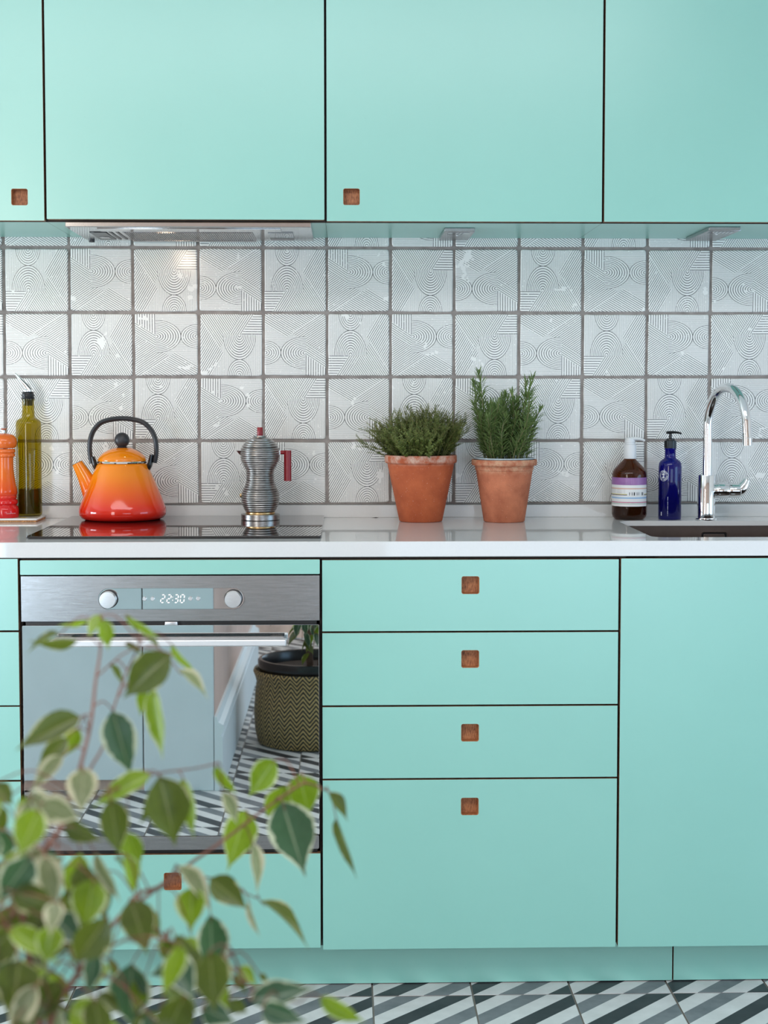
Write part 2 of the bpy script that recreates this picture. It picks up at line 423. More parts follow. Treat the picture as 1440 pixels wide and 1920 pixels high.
def lathe(bm, prof, seg=32, c=(0, 0, 0), mi=0, cap0=True, cap1=True, uv=None, axis='Z'):
    rings = []
    for r, z in prof:
        if r < 1e-6: rings.append([bm.verts.new((0, 0, z))])
        else: rings.append([bm.verts.new((r * math.cos(2 * PI * i / seg), r * math.sin(2 * PI * i / seg), z)) for i in range(seg)])
    fs = []
    for a, b_ in zip(rings, rings[1:]):
        for i in range(seg):
            j = (i + 1) % seg
            if len(a) == 1 and len(b_) == 1: continue
            if len(a) == 1: fs.append(bm.faces.new((a[0], b_[j], b_[i])))
            elif len(b_) == 1: fs.append(bm.faces.new((a[i], a[j], b_[0])))
            else: fs.append(bm.faces.new((a[i], a[j], b_[j], b_[i])))
    if cap0 and len(rings[0]) > 1: fs.append(bm.faces.new(rings[0][::-1]))
    if cap1 and len(rings[-1]) > 1: fs.append(bm.faces.new(rings[-1]))
    for f in fs: f.material_index = mi
    vs = [v for r in rings for v in r]
    if axis == 'X': rot = Matrix.Rotation(PI / 2, 3, 'Y')
    elif axis == 'Y': rot = Matrix.Rotation(PI / 2, 3, 'X')       # z -> -y
    else: rot = None
    for v in vs:
        if rot: v.co = rot @ v.co
        v.co += Vector(c)
    return rings, fs
def smooth_path(pts, n=6):
    """Catmull-Rom through the points"""
    P = [Vector(p) for p in pts]; P = [2 * P[0] - P[1]] + P + [2 * P[-1] - P[-2]]
    out = []
    for i in range(1, len(P) - 2):
        for k in range(n):
            t = k / n; a, b_, c, d = P[i - 1], P[i], P[i + 1], P[i + 2]
            out.append(0.5 * ((2 * b_) + (c - a) * t + (2 * a - 5 * b_ + 4 * c - d) * t * t + (3 * b_ - a - 3 * c + d) * t ** 3))
    out.append(P[-2]); return out
def tube(bm, pts, rad, seg=10, mi=0, caps=True, flat=None):
    """tube through pts; rad a number or a list; flat=(sx, sy) squashes the section in the frame (side, up)"""
    P = [Vector(p) for p in pts]; n = len(P)
    rr = [rad] * n if isinstance(rad, (int, float)) else [_lerp_list(rad, i / (n - 1)) for i in range(n)]
    t0 = (P[1] - P[0]).normalized()
    up = Vector((0, 0, 1)) if abs(t0.z) < 0.9 else Vector((0, 1, 0))
    side = t0.cross(up).normalized(); up = side.cross(t0)
    rings = []
    for i, p in enumerate(P):
        t = ((P[min(i + 1, n - 1)] - P[max(i - 1, 0)])).normalized()
        side = (side - t * side.dot(t)).normalized(); up = side.cross(t).normalized()
        sx, sy = flat if flat else (1, 1)
        rings.append([bm.verts.new(p + side * (rr[i] * sx * math.cos(2 * PI * k / seg)) + up * (rr[i] * sy * math.sin(2 * PI * k / seg))) for k in range(seg)])
    for a, b_ in zip(rings, rings[1:]):
        for k in range(seg):
            f = bm.faces.new((a[k], a[(k + 1) % seg], b_[(k + 1) % seg], b_[k])); f.material_index = mi
    if caps:
        for rg in (rings[0][::-1], rings[-1]):
            f = bm.faces.new(rg); f.material_index = mi
    return rings
def _lerp_list(l, t):
    k = t * (len(l) - 1); i = min(int(k), len(l) - 2) if len(l) > 1 else 0
    return l[i] + (l[min(i + 1, len(l) - 1)] - l[i]) * (k - i)
def rrect(x0, x1, z0, z1, r, n=4):
    out = []
    for cx, cz, a0 in ((x1 - r, z1 - r, 0), (x0 + r, z1 - r, 90), (x0 + r, z0 + r, 180), (x1 - r, z0 + r, 270)):
        for k in range(n + 1):
            a = R(a0 + 90 * k / n); out.append((cx + r * math.cos(a), cz + r * math.sin(a)))
    return out
def prism(bm, poly, d0, d1, plane='XZ', mi=0, side_mi=None, bev=0.0):
    """extrude a 2-D outline between two depths (along Y for XZ outlines, along Z for XY outlines)"""
    def mk(p, d): return (p[0], d, p[1]) if plane == 'XZ' else ((p[0], p[1], d) if plane == 'XY' else (d, p[0], p[1]))
    a = [bm.verts.new(mk(p, d0)) for p in poly]; b_ = [bm.verts.new(mk(p, d1)) for p in poly]
    fa = bm.faces.new(a); fb = bm.faces.new(b_[::-1]); fa.material_index = fb.material_index = mi
    n = len(poly)
    for i in range(n):
        f = bm.faces.new((a[i], b_[i], b_[(i + 1) % n], a[(i + 1) % n])); f.material_index = mi if side_mi is None else side_mi
    if bev:
        es = list(fa.edges) + list(fb.edges)
        bmesh.ops.bevel(bm, geom=es, offset=bev, segments=2, affect='EDGES', profile=0.5)
def holed(bm, outer, inner, d0, d1, plane='XZ', mi=0, side_mi=1, hole_mi=1):
    """a plate with one hole, both outlines closed loops"""
    def mk(p, d): return (p[0], d, p[1]) if plane == 'XZ' else (p[0], p[1], d)
    loops = []
    for d in (d0, d1):
        o = [bm.verts.new(mk(p, d)) for p in outer]; h = [bm.verts.new(mk(p, d)) for p in inner]
        es = [bm.edges.new((o[i], o[(i + 1) % len(o)])) for i in range(len(o))] + [bm.edges.new((h[i], h[(i + 1) % len(h)])) for i in range(len(h))]
        res = bmesh.ops.triangle_fill(bm, edges=es, use_beauty=True)
        for g in res['geom']:
            if isinstance(g, bmesh.types.BMFace): g.material_index = mi
        loops.append((o, h))
    (o0, h0), (o1, h1) = loops
    for l0, l1, k in ((o0, o1, side_mi), (h0, h1, hole_mi)):
        for i in range(len(l0)):
            j = (i + 1) % len(l0)
            f = bm.faces.new((l0[i], l1[i], l1[j], l0[j])); f.material_index = k

# ================================================================ THE SETTING
ROOM = (-4.6, 3.4, -5.2, 0.0, 2.6)
wb = BM(); box(wb, ROOM[0], ROOM[1], 0.0, 0.10, 0.0, ROOM[4])
wall_back = struct('wall_back', wb, 'paint')
g = BM(); box(g, -0.472, 1.823, -0.0062, 0.0, 0.9577, 1.605)
part('grout', g, 'grout', wall_back)
# tile variants: four turns of the print, three hand-made outlines each
def tile_mesh(turn, seed, w, h, v0=0.0):
    rnd = random.Random(seed); bm = BM(); uvl = bm.loops.layers.uv.new('UVMap')
    n = 7; r = 0.005
    out = []
    base = rrect(-w / 2, w / 2, -h / 2, h / 2, r, 2)
    # add points along the sides so that the edge can wander
    for i, p in enumerate(base):
        q = base[(i + 1) % len(base)]
        L = math.hypot(q[0] - p[0], q[1] - p[1]); k = n if L > 0.05 else (3 if L > 0.012 else 1)
        for t in range(k): out.append((p[0] + (q[0] - p[0]) * t / k, p[1] + (q[1] - p[1]) * t / k))
    jit = [rnd.uniform(-0.0006, 0.0006) for _ in out]
    out = [(x * (1 + j / 0.075), z * (1 + j / 0.075)) for (x, z), j in zip(out, jit)]
    def ring(sc, y): return [bm.verts.new((x * sc, y, z * sc)) for x, z in out]
    rings = [ring(1.0, 0.0), ring(1.0, -0.0075), ring(0.992, -0.0087), ring(0.972, -0.0095)]
    for a, b_ in zip(rings, rings[1:]):
        for i in range(len(a)):
            bm.faces.new((a[i], a[(i + 1) % len(a)], b_[(i + 1) % len(a)], b_[i]))
    bm.faces.new(rings[-1])
    H = 0.1465
    for f in bm.faces:
        for l in f.loops:
            u = l.vert.co.x / H + 0.5; v = (l.vert.co.z + h / 2) / H + v0
            if turn == 0: uu, vv = u, v
            elif turn == 1: uu, vv = 1 - v, u
            elif turn == 2: uu, vv = 1 - u, 1 - v
            else: uu, vv = v, 1 - u
            l[uvl].uv = (uu, vv)
    return mesh_of('tile', bm, 'tile', 40)
XJ = [-0.470, -0.317, -0.1644, -0.0106, 0.1392, 0.2943, 0.4472, 0.5986, 0.7503, 0.9018, 1.0567, 1.2094, 1.3638, 1.5165, 1.669, 1.822]
ZJ = [1.600, 1.5672, 1.4139, 1.2613, 1.1092, 0.9577]
TM = {}
for row in range(5):
    for col in range(len(XJ) - 1):
        turn = (col - 2 - (row - 1)) % 4
        w = XJ[col + 1] - XJ[col] - 0.0068; h = ZJ[row] - ZJ[row + 1] - 0.0066
        key = (turn, (col * 7 + row * 3) % 3, row == 0)
        if key not in TM:
            TM[key] = tile_mesh(turn, key[1] * 31 + turn, 0.1465, 0.1465 if row else 0.0262)
        o = link_obj('tile', TM[key], wall_back)
        rnd = random.Random(row * 50 + col)
        o.location = ((XJ[col] + XJ[col + 1]) / 2 + rnd.uniform(-.0006, .0006), 0, (ZJ[row] + ZJ[row + 1]) / 2 + rnd.uniform(-.0008, .0008) * (row > 0))
        o.scale = (w / 0.1465, 1, (h / 0.1465) if row else 1)
        o.rotation_euler = (R(rnd.uniform(-.35, .35)) * (row > 0), R(rnd.uniform(-.45, .45)) * (row > 0), R(rnd.uniform(-.35, .35)))

fl = BM(); box(fl, ROOM[0], ROOM[1], ROOM[2], ROOM[3], -0.08, -0.0035)
floor = struct('floor', fl, 'floor')
ft = BM(); box(ft, -0.1003, 0.1003, -0.1003, 0.1003, -0.0120, 0.0, 0.0009, 1)
FT = mesh_of('floor_tile', ft, 'floor', 30)
k = 0
for i in range(-5, 6):
    for j in range(-1, 11):
        o = link_obj('floor_tile', FT, floor, (0.695 + 0.2037 * (i + 0.5), -0.6235 - 0.2037 * (j + 0.5), random.uniform(-0.0004, 0.0002)))
# room shell; openings other than the glazed door are added for the fill
def wall_with_hole(name, axis, at, th, a0, a1, hole, mats):
    bm = BM(); h0, h1, z0, z1 = hole
    out = [(a0, 0), (a1, 0), (a1, ROOM[4]), (a0, ROOM[4])]; inn = [(h0, z0), (h1, z0), (h1, z1), (h0, z1)]
    holed(bm, out, inn, at, at + th, 'XZ', 0, 0, 0)
    if axis == 'X':                               # build along Y, then turn the outline to run in Y
        for v in bm.verts: v.co = Vector((v.co.y, v.co.x, v.co.z))
    return struct(name, bm, mats)
wf = BM()
def slab(x0, x1, z0, z1): box(wf, x0, x1, -5.3, -5.2, z0, z1)
slab(-4.6, -1.89, 0, 2.6); slab(-1.89, -1.01, 0, 0.06); slab(-1.89, -1.01, 2.42, 2.6); slab(-1.01, 0.82, 0, 2.6); slab(0.82, 2.88, 0, 0.16); slab(0.82, 2.88, 1.40, 2.6); slab(2.88, 3.4, 0, 2.6)
struct('wall_front', wf, 'brick')
wall_with_hole('wall_left', 'X', -4.7, 0.1, ROOM[2], ROOM[3], (-2.32, -0.68, 0.13, 1.37), 'paint')
wall_with_hole('wall_right', 'X', 3.4, 0.1, ROOM[2], ROOM[3], (-2.47, -0.93, 0.18, 1.32), 'paint')
cb = BM(); holed(cb, [(ROOM[0], ROOM[2]), (ROOM[1], ROOM[2]), (ROOM[1], ROOM[3]), (ROOM[0], ROOM[3])],
                 [(-1.02, -3.17), (1.82, -3.17), (1.82, -2.23), (-1.02, -2.23)], 2.6, 2.7, 'XY', 0, 0, 0)
struct('ceiling', cb, 'paint')
def window(name, axis, at, a0, a1, z0, z1, bars):
    bm = BM(); holed(bm, [(a0, z0), (a1, z0), (a1, z1), (a0, z1)], rrect(a0 + .045, a1 - .045, z0 + .045, z1 - .045, .002, 1), at - .03, at + .03, 'XZ', 0, 0, 0)
    for q in bars: box(bm, q - .016, q + .016, at - .022, at + .022, z0 + .04, z1 - .04)
    gl = BM(); box(gl, a0 + .03, a1 - .03, at - .003, at + .003, z0 + .03, z1 - .03)
    if axis == 'X':
        for b_ in (bm, gl):
            for v in b_.verts: v.co = Vector((v.co.y, v.co.x, v.co.z))
    o = struct(name, bm, 'paint'); part('pane', gl, 'pane', o)
window('window_1', 'Y', -5.25, -1.89, -1.01, 0.06, 2.42, [])
window('added_window_2', 'Y', -5.25, 0.82, 2.88, 0.16, 1.40, [1.85])
window('added_window_3', 'X', 3.45, -2.47, -0.93, 0.18, 1.32, [])
window('added_window_4', 'X', -4.65, -2.32, -0.68, 0.13, 1.37, [])

# low wall and its cupboard fronts opposite the oven, skirting along its end (seen mirrored in the oven glass)
lw = BM(); box(lw, 0.10, 0.238, -4.20, -2.262, 0.0, 0.645); box(lw, -0.40, 0.10, -2.40, -2.262, 0.0, 0.645)
partition = struct('wall_partition', lw, ['pink'])
cp = BM(); box(cp, 0.085, 0.252, -4.21, -2.25, 0.645, 0.66, 0.003); box(cp, -0.415, 0.085, -2.41, -2.25, 0.645, 0.66, 0.003); part('coping', cp, 'palewood', partition)
for x0, x1 in ((-0.395, 0.018), (0.022, 0.236)):
    p_ = BM(); box(p_, x0, x1, -2.262, -2.243, 0.035 if x0 < 0.02 else 0.0, 0.644, 0.002); part('panel', p_, 'palewood', partition)
sk = BM()
sec = [(0.0, 0.0), (0.026, 0.0), (0.026, 0.165), (0.019, 0.172), (0.030, 0.188), (0.028, 0.204), (0.014, 0.212), (0.008, 0.230), (0.0, 0.230)]
va = [sk.verts.new((0.238 + x, -2.243, z)) for x, z in sec]; vb = [sk.verts.new((0.238 + x, -4.2, z)) for x, z in sec]
sk.faces.new(va); sk.faces.new(vb[::-1])
for i in range(len(sec)):
    j = (i + 1) % len(sec); sk.faces.new((va[i], vb[i], vb[j], va[j]))
struct('baseboard_partition', sk, 'palewood')

# ================================================================ CABINETS
XL = -0.0077
def front(bm, x0, x1, z0, z1, yf, hole=None, th=0.018):
    outer = [(x0, z0), (x1, z0), (x1, z1), (x0, z1)]
    if hole: holed(bm, outer, rrect(hole[0], hole[1], hole[2], hole[3], 0.0042, 4), yf, yf + th, 'XZ', 0, 1, 1)
    else: prism(bm, rrect(x0, x1, z0, z1, 0.0012, 1), yf, yf + th, 'XZ', 0, 1)
def handle_cup(x0, x1, z0, z1, yf, parent, th=0.018):
    bm = BM()
    holed(bm, rrect(x0, x1, z0, z1, 0.0042, 4), rrect(x0 + .0009, x1 - .0009, z0 + .0009, z1 - .0009, 0.0035, 4), yf + 0.0008, yf + th + .0001, 'XZ', 0, 0, 0)
    prism(bm, rrect(x0 - .012, x1 + .012, z0 - .012, z1 + .012, 0.004, 3), yf + th + .0001, yf + th + .0125, 'XZ')
    return part('handle', bm, 'oak', parent, world=True)
# ---- wall cabinets
YU = -0.3406; ZU = 1.5909
wall_specs = [
    (-0.6, 'mint wall cabinet with a square oak finger pull at its right edge, leftmost', (-0.0726, -0.0373, 1.6243, 1.6598), 0.0012),
    (0.0, 'mint wall cabinet with a plain door above the cooker hood', None, 0.0044),
    (0.6, 'mint wall cabinet with an oak finger pull at lower left, above the herb pots', (0.6380, 0.6737, 1.6270, 1.6625), 0.0018),
    (1.2, 'mint wall cabinet with a plain door above the sink and tap', None, 0.0022)]
for x0, lab, hole, dz in wall_specs:
    t = thing('wall_cabinet', (x0 + 0.3, -0.16, ZU), lab, 'cabinet', 'mint wall cabinets')
    bm = BM(); fs = box(bm, x0 + 0.0003, x0 + 0.5997, -0.3215, -0.0105, ZU, 2.35)
    for f in fs: f.material_index = 1
    fs[4].material_index = 0                                   # underside
    part('carcass', bm, ['mint', 'dark'], t, world=True)
    bm = BM(); front(bm, x0 + 0.0026, x0 + 0.5974, ZU + dz, 2.345, YU, hole)
    d = part('door', bm, ['mint', 'ply'], t, world=True)
    if hole: handle_cup(*hole, YU, d)
# ---- base units
YL = -0.62
def base_unit(x0, x1, lab, label_group='mint base units'):
    t = thing('base_cabinet', ((x0 + x1) / 2, -0.3, 0.0), lab, 'cabinet', label_group)
    return t
def carcass(t, x0, x1, openings=None):
    bm = BM(); box(bm, x0 + .0003, x1 - .0003, -0.6005, -0.03, 0.098, 0.893); 
    return part('carcass', bm, 'dark', t, world=True)
def hollow_carcass(t, x0, x1, z1=0.893, top=True):
    bm = BM()
    box(bm, x0 + .0003, x0 + .0153, -0.6005, -0.03, 0.098, z1); box(bm, x1 - .0153, x1 - .0003, -0.6005, -0.03, 0.098, z1)
    box(bm, x0 + .0153, x1 - .0153, -0.6005, -0.03, 0.098, 0.113); box(bm, x0 + .0153, x1 - .0153, -0.045, -0.03, 0.113, z1)
    return part('carcass', bm, 'dark', t, world=True)
# left drawer unit
t = base_unit(-0.6077, XL, 'mint drawer unit left of the oven, only its right edge in view')
carcass(t, -0.6077, XL)
for z0, z1 in ((0.7507, 0.8934), (0.5998, 0.7468), (0.4490, 0.5968), (0.0985, 0.4452)):
    bm = BM(); front(bm, -0.605, XL - 0.0022, z0, z1, YL, (-0.325, -0.289, z1 - 0.071, z1 - 0.035)); d = part('drawer_front', bm, ['mint', 'ply'], t, world=True)
    handle_cup(-0.325, -0.289, z1 - 0.071, z1 - 0.035, YL, d)
# oven housing
t = base_unit(XL, XL + 0.6, 'mint oven housing with a filler strip above and one drawer below the oven')
bm = BM()
for q in ((XL + .0003, XL + .0033, 0.098, 0.893), (XL + .5967, XL + .5997, 0.098, 0.893)): box(bm, q[0], q[1], -0.6005, -0.03, q[2], q[3])
box(bm, XL + .0033, XL + .5967, -0.6005, -0.03, 0.098, 0.2895); box(bm, XL + .0033, XL + .5967, -0.6005, -0.03, 0.863, 0.893)
part('carcass', bm, 'dark', t, world=True)
bm = BM(); front(bm, XL + .0025, XL + .5975, 0.8614, 0.8905, YL); part('filler_strip', bm, ['mint', 'ply'], t, world=True)
bm = BM(); hb = (0.2742, 0.3100, 0.2214, 0.2573); front(bm, XL + .0025, XL + .5975, 0.1003, 0.2942, YL, hb); d = part('drawer_front', bm, ['mint', 'ply'], t, world=True)
handle_cup(*hb, YL, d)
# four-drawer unit
x0, x1 = XL + 0.6, XL + 1.2
t = base_unit(x0, x1, 'mint unit of four drawers with square oak finger pulls, right of the oven')
carcass(t, x0, x1)
for (z0, z1), hz in zip(((0.7459, 0.8890), (0.5961, 0.7421), (0.4471, 0.5923), (0.0962, 0.4433)), ((0.8199, 0.8558), (0.6706, 0.7066), (0.5209, 0.5568), (0.3703, 0.4060))):
    hb = (0.8737, 0.9096, hz[0], hz[1])
    bm = BM(); front(bm, x0 + .0025, x1 - .0025, z0, z1, YL, hb); d = part('drawer_front', bm, ['mint', 'ply'], t, world=True)
    handle_cup(*hb, YL, d)
# sink unit
x0, x1 = XL + 1.2, XL + 1.8
t = base_unit(x0, x1, 'mint sink unit with one plain tall door, rightmost of the base row')
hollow_carcass(t, x0, x1)
bm = BM(); front(bm, x0 + .0025, x1 - .0025, 0.0958, 0.8905, YL); part('door', bm, ['mint', 'ply'], t, world=True)
# plinths
for x0, x1, lab in ((-0.607, 1.3195, 'long mint plinth board under the oven and the drawers'), (1.3225, 1.792, 'short mint plinth board at the right, under the sink unit')):
    bm = BM(); prism(bm, [(x0, 0.0022), (x1, 0.0022), (x1, 0.0975), (x0, 0.0975)], -0.56, -0.544, 'XZ', 0, 1)
    o = part('plinth', bm, ['mint', 'ply']); tag(o, lab, 'plinth', 'mint plinth boards')

# ================================================================ WORKTOP, SINK, TAP
ZT = 0.9263
wx0, wx1, wy0, wy1 = -0.612, 1.797, -0.622, -0.0012
sx0, sx1, sy0, sy1 = 1.2735, 1.770, -0.548, -0.140
t = thing('worktop', (0.6, -0.31, ZT), 'long glossy white worktop with a low upstand along the tiled wall', 'worktop')
bm = BM()
hx = [(x, y) for x, y in rrect(sx0, sx1, sy0, sy1, 0.030, 6)]
holed(bm, [(wx0, wy0 + .012), (wx1, wy0 + .012), (wx1, wy1), (wx0, wy1)], hx, ZT - 0.0115, ZT, 'XY', 0, 0, 0)
prism(bm, [(wy0 + .0012, 0.8953), (wy0 + .022, 0.8953), (wy0 + .022, ZT - 0.0115), (wy0 + .012, ZT - 0.0115), (wy0 + .012, ZT), (wy0 + .0012, ZT), (wy0, ZT - .0012), (wy0, 0.8965)], wx0, wx1, 'YZ')
part('slab', bm, 'white', t, world=True, angle=30)
bm = BM(); box(bm, wx0, wx1, -0.022, -0.0098, ZT, 0.9560, 0.0008, 1); box(bm, wx0, wx1, -0.0098, -0.0012, ZT, 0.9555)
part('upstand', bm, 'white', t, world=True)
# sink
t = thing('sink', (1.52, -0.34, ZT - 0.0115), 'brown metal undermount sink below the tap', 'sink')
bm = BM(); ix0, ix1, iy0, iy1, zb = sx0 - .004, sx1 + .004, sy0 - .004, sy1 + .004, 0.725
inn = rrect(ix0, ix1, iy0, iy1, 0.033, 6); bot = rrect(ix0 + .012, ix1 - .012, iy0 + .012, iy1 - .012, 0.03, 6); outr = rrect(ix0 - .002, ix1 + .002, iy0 - .002, iy1 + .002, 0.035, 6)
zt_ = ZT - 0.0117
def lp(p, z): return [bm.verts.new((x, y, z)) for x, y in p]
rg = [lp(outr, zb - .002), lp(outr, zt_), lp(inn, zt_), lp(inn, zb + .02), lp(bot, zb)]
for a, b_ in zip(rg, rg[1:]):
    for i in range(len(a)): bm.faces.new((a[i], a[(i + 1) % len(a)], b_[(i + 1) % len(a)], b_[i]))
bm.faces.new(rg[-1]); bm.faces.new(rg[0][::-1])
part('basin', bm, 'sinkm', t, world=True)
bm = BM(); holed(bm, rrect(1.4700, 1.5305, 0.866, 0.9005, 0.006), rrect(1.4722, 1.5283, 0.8682, 0.8983, 0.0045), iy1 - .0022, iy1 - .0002, 'XZ', 0, 0, 0)
o = part('overflow_frame', bm, 'chrome', t, world=True, label='rounded metal overflow frame')
bm = BM(); prism(bm, rrect(1.4722, 1.5283, 0.8682, 0.8983, 0.0045), iy1 - .0006, iy1 - .0002, 'XZ', 0)
part('overflow_slot', bm, 'black', t, world=True)
bm = BM(); prism(bm, rrect(1.4755, 1.5250, 0.8690, 0.8950, 0.003), iy1 - .003, iy1 - .0006, 'XZ', 0, None, 0.0005)
part('overflow_plate', bm, 'sinkm', t, world=True)
bm = BM(); lathe(bm, [(0.0, 0.002), (0.028, 0.003), (0.043, 0.004), (0.045, 0.0)], 32, (1.52, -0.34, zb)); part('drain', bm, 'chrome', t, world=True)
# tap
t = thing('mixer_tap', (1.4865, -0.1150, ZT), 'chrome gooseneck mixer tap standing behind the sink', 'tap')
bm = BM(); lathe(bm, [(0.0, 0.0001), (0.0248, 0.0001), (0.0252, 0.002), (0.0248, 0.0048), (0.0212, 0.0055), (0.0, 0.0055)], 40); part('base_flange', bm, 'chrome', t)
bm = BM(); lathe(bm, [(0.0, 0.0055), (0.0207, 0.0055), (0.0207, 0.1045), (0.0200, 0.1060), (0.0, 0.1060)], 40); part('body', bm, 'chrome', t)
bm = BM()
pts = [(0.0015, 0, 0.100), (0.0015, 0, 0.17), (0.0012, 0, 0.215)]
A0 = Vector((0.0012, 0, 0.215)); dirn = Vector((0.30, -0.954, 0)).normalized()
cr, ht = 0.0830, 0.094
arc = [A0 + dirn * (cr - cr * math.cos(a)) + Vector((0, 0, ht * math.sin(a))) for a in [PI * k / 14 for k in range(1, 14)]]
e1 = A0 + dirn * (2 * cr) + Vector((0, 0, 0.0)); e2 = e1 + Vector((0.001, -0.002, -0.019))
tube(bm, smooth_path(pts + [tuple(a) for a in arc] + [tuple(e1), tuple(e2)], 4), [0.0113] * 9 + [0.0108, 0.0106], 24)
part('spout', bm, 'chrome', t)
bm = BM(); tube(bm, [e2 + Vector((0, 0, -.0008)), e2 + Vector((.0004, -.0008, -0.0165))], 0.0108, 24); part('aerator', bm, 'chrome', t)
bm = BM()
lathe(bm, [(0.0, 0.016), (0.0125, 0.016), (0.0178, 0.0235), (0.0186, 0.028), (0.0186, 0.0500), (0.0178, 0.0512), (0.0, 0.0512)], 32, (0, 0, 0.0690), axis='X'); part('cartridge', bm, 'chrome', t)
bm = BM(); lathe(bm, [(0.0, 0.0520), (0.0168, 0.0520), (0.0174, 0.0530), (0.0168, 0.0770), (0.0150, 0.0790), (0.0, 0.0795)], 32, (0, 0, 0.0687), axis='X')
tube(bm, smooth_path([(0.066, 0, 0.0660), (0.080, -0.001, 0.0720), (0.0890, -0.002, 0.0830), (0.0945, -0.003, 0.0945)], 4), [0.0150, 0.0160, 0.0130, 0.0085], 20, flat=(0.9, 1.0))
part('lever', bm, 'chrome', t)

# ================================================================ APPLIANCES
# hob
t = thing('hob', (0.2925, -0.295, ZT), 'flat black glass hob let onto the white worktop', 'hob')
hx0, hx1, hy0, hy1 = -0.0065, 0.5915, -0.5560, -0.0280
bm = BM(); prism(bm, rrect(hx0, hx1, hy0, hy1, 0.004, 3), ZT + .0021, ZT + .0060, 'XY', 0, None, 0.0006)
part('glass', bm, 'hob', t, world=True)
bm = BM(); prism(bm, rrect(hx0 + .003, hx1 - .003, hy0 + .003, hy1 - .003, 0.004, 3), ZT + .0001, ZT + .0021, 'XY'); part('seal', bm, 'ovendark', t, world=True)
ZH = ZT + 0.0061
# oven
ox0, ox1 = XL + .0043, XL + .5970
YO = -0.6225
t = thing('oven', (0.2925, -0.32, 0.30), 'built-in steel oven with a mirrored glass door and a lit clock', 'oven')
bm = BM(); box(bm, ox0 + .006, ox1 - .006, YO + .012, -0.06, 0.2945, 0.8580); part('body', bm, 'ovendark', t, world=True)
bm = BM(); pz0, pz1 = 0.7685, 0.8588
zc = 0.8131
cap = [(0.4180 + 0.0212 * math.cos(R(a)), zc + 0.0212 * math.sin(R(a))) for a in range(-90, 91, 15)] + [(0.1702 + 0.0212 * math.cos(R(a)), zc + 0.0212 * math.sin(R(a))) for a in range(90, 271, 15)]
holed(bm, [(ox0, pz0), (ox1, pz0), (ox1, pz1), (ox0, pz1)], cap, YO, YO + .012, 'XZ', 0, 0, 0); part('control_panel', bm, 'steel', t, world=True)
bm = BM(); cap2 = [(x + (0.00035 if x < .3 else -.00035), zc + (z - zc) * 0.985) for x, z in cap]; prism(bm, cap2, YO + .0008, YO + .010, 'XZ'); part('display_glass', bm, 'mirror', t, world=True)
for kx in (0.1702, 0.4180):
    bm = BM(); lathe(bm, [(0.0, 0), (0.0186, 0), (0.0186, 0.004), (0.0175, 0.0045), (0.0, 0.0045)], 40, (kx, YO + .0008, zc), axis='Y'); kb = part('knob', bm, 'ovendark', t, world=True)
    bm = BM(); lathe(bm, [(0.0, 0.0045), (0.0168, 0.0045), (0.0168, 0.0195), (0.0158, 0.0212), (0.0, 0.0216)], 48, (kx, YO + .0008, zc), axis='Y'); part('knob_cap', bm, 'alu', kb, world=True)
for bx in (0.2412, 0.2570, 0.3323, 0.3476):
    bm = BM(); lathe(bm, [(0.0, 0), (0.0042, 0), (0.0042, 0.0022), (0.0034, 0.003), (0.0, 0.003)], 20, (bx, YO + .0008, zc), axis='Y'); part('button', bm, 'alu', t, world=True)
SEG = {'2': 'abged', '3': 'abgcd', '0': 'abcdef'}
def digit(bm, ch, cx, w, h, th):
    y0, y1 = YO + .0002, YO + .0008
    hw, hh = w / 2, h / 2
    def hbar(z):
        prism(bm, [(x + 0.12 * (zz - zc), zz) for x, zz in ((cx - hw + th * .6, z), (cx - hw + th * 1.1, z + th / 2), (cx + hw - th * 1.1, z + th / 2), (cx + hw - th * .6, z), (cx + hw - th * 1.1, z - th / 2), (cx - hw + th * 1.1, z - th / 2))], y0, y1, 'XZ')
    def vbar(x, za, zb_):
        prism(bm, [(xx + 0.12 * (zz - zc), zz) for xx, zz in ((x, za + th * .6), (x + th / 2, za + th * 1.0), (x + th / 2, zb_ - th * 1.0), (x, zb_ - th * .6), (x - th / 2, zb_ - th * 1.0), (x - th / 2, za + th * 1.0))], y0, y1, 'XZ')
    s = SEG[ch]
    if 'a' in s: hbar(zc + hh)
    if 'g' in s: hbar(zc)
    if 'd' in s: hbar(zc - hh)
    if 'b' in s: vbar(cx + hw, zc, zc + hh)
    if 'c' in s: vbar(cx + hw, zc - hh, zc)
    if 'e' in s: vbar(cx - hw, zc - hh, zc)
    if 'f' in s: vbar(cx - hw, zc, zc + hh)
for ch, cx in zip('2230', (0.2772, 0.2895, 0.3040, 0.3160)):
    bm = BM(); digit(bm, ch, cx, 0.0072, 0.0155, 0.0019); part('digit', bm, 'glow', t, world=True)
bm = BM()
for dz in (-.0032, .0032): box(bm, .2959, .2975, YO + .0002, YO + .0008, zc + dz - .0008, zc + dz + .0008)
part('colon', bm, 'glow', t, world=True)
bm = BM(); prism(bm, [(0.281, 0.7605), (0.3065, 0.7605), (0.3058, 0.7672), (0.2822, 0.7672)], YO - .004, YO + .012, 'XZ', 0, None, .0004); part('latch', bm, 'alu', t, world=True)
bm = BM(); prism(bm, rrect(ox0 + .001, ox1 - .001, 0.3332, 0.7602, 0.0015, 1), YO - .0005, YO + .012, 'XZ', 0, None, .0006); dg = part('door_glass', bm, 'mirror', t, world=True)
bm = BM()
box(bm, 0.0605, 0.5240, YO - .0480, YO - .0250, 0.7245, 0.7375, 0.0022)
hd = part('handle', bm, 'satin', dg, world=True)
bm = BM()
for hx in (0.082, 0.502): box(bm, hx - .012, hx + .012, YO - .0262, YO - .0004, 0.7270, 0.7362, 0.0015)
box(bm, 0.066, 0.5185, YO - .0250, YO - .0205, 0.7340, 0.7400)
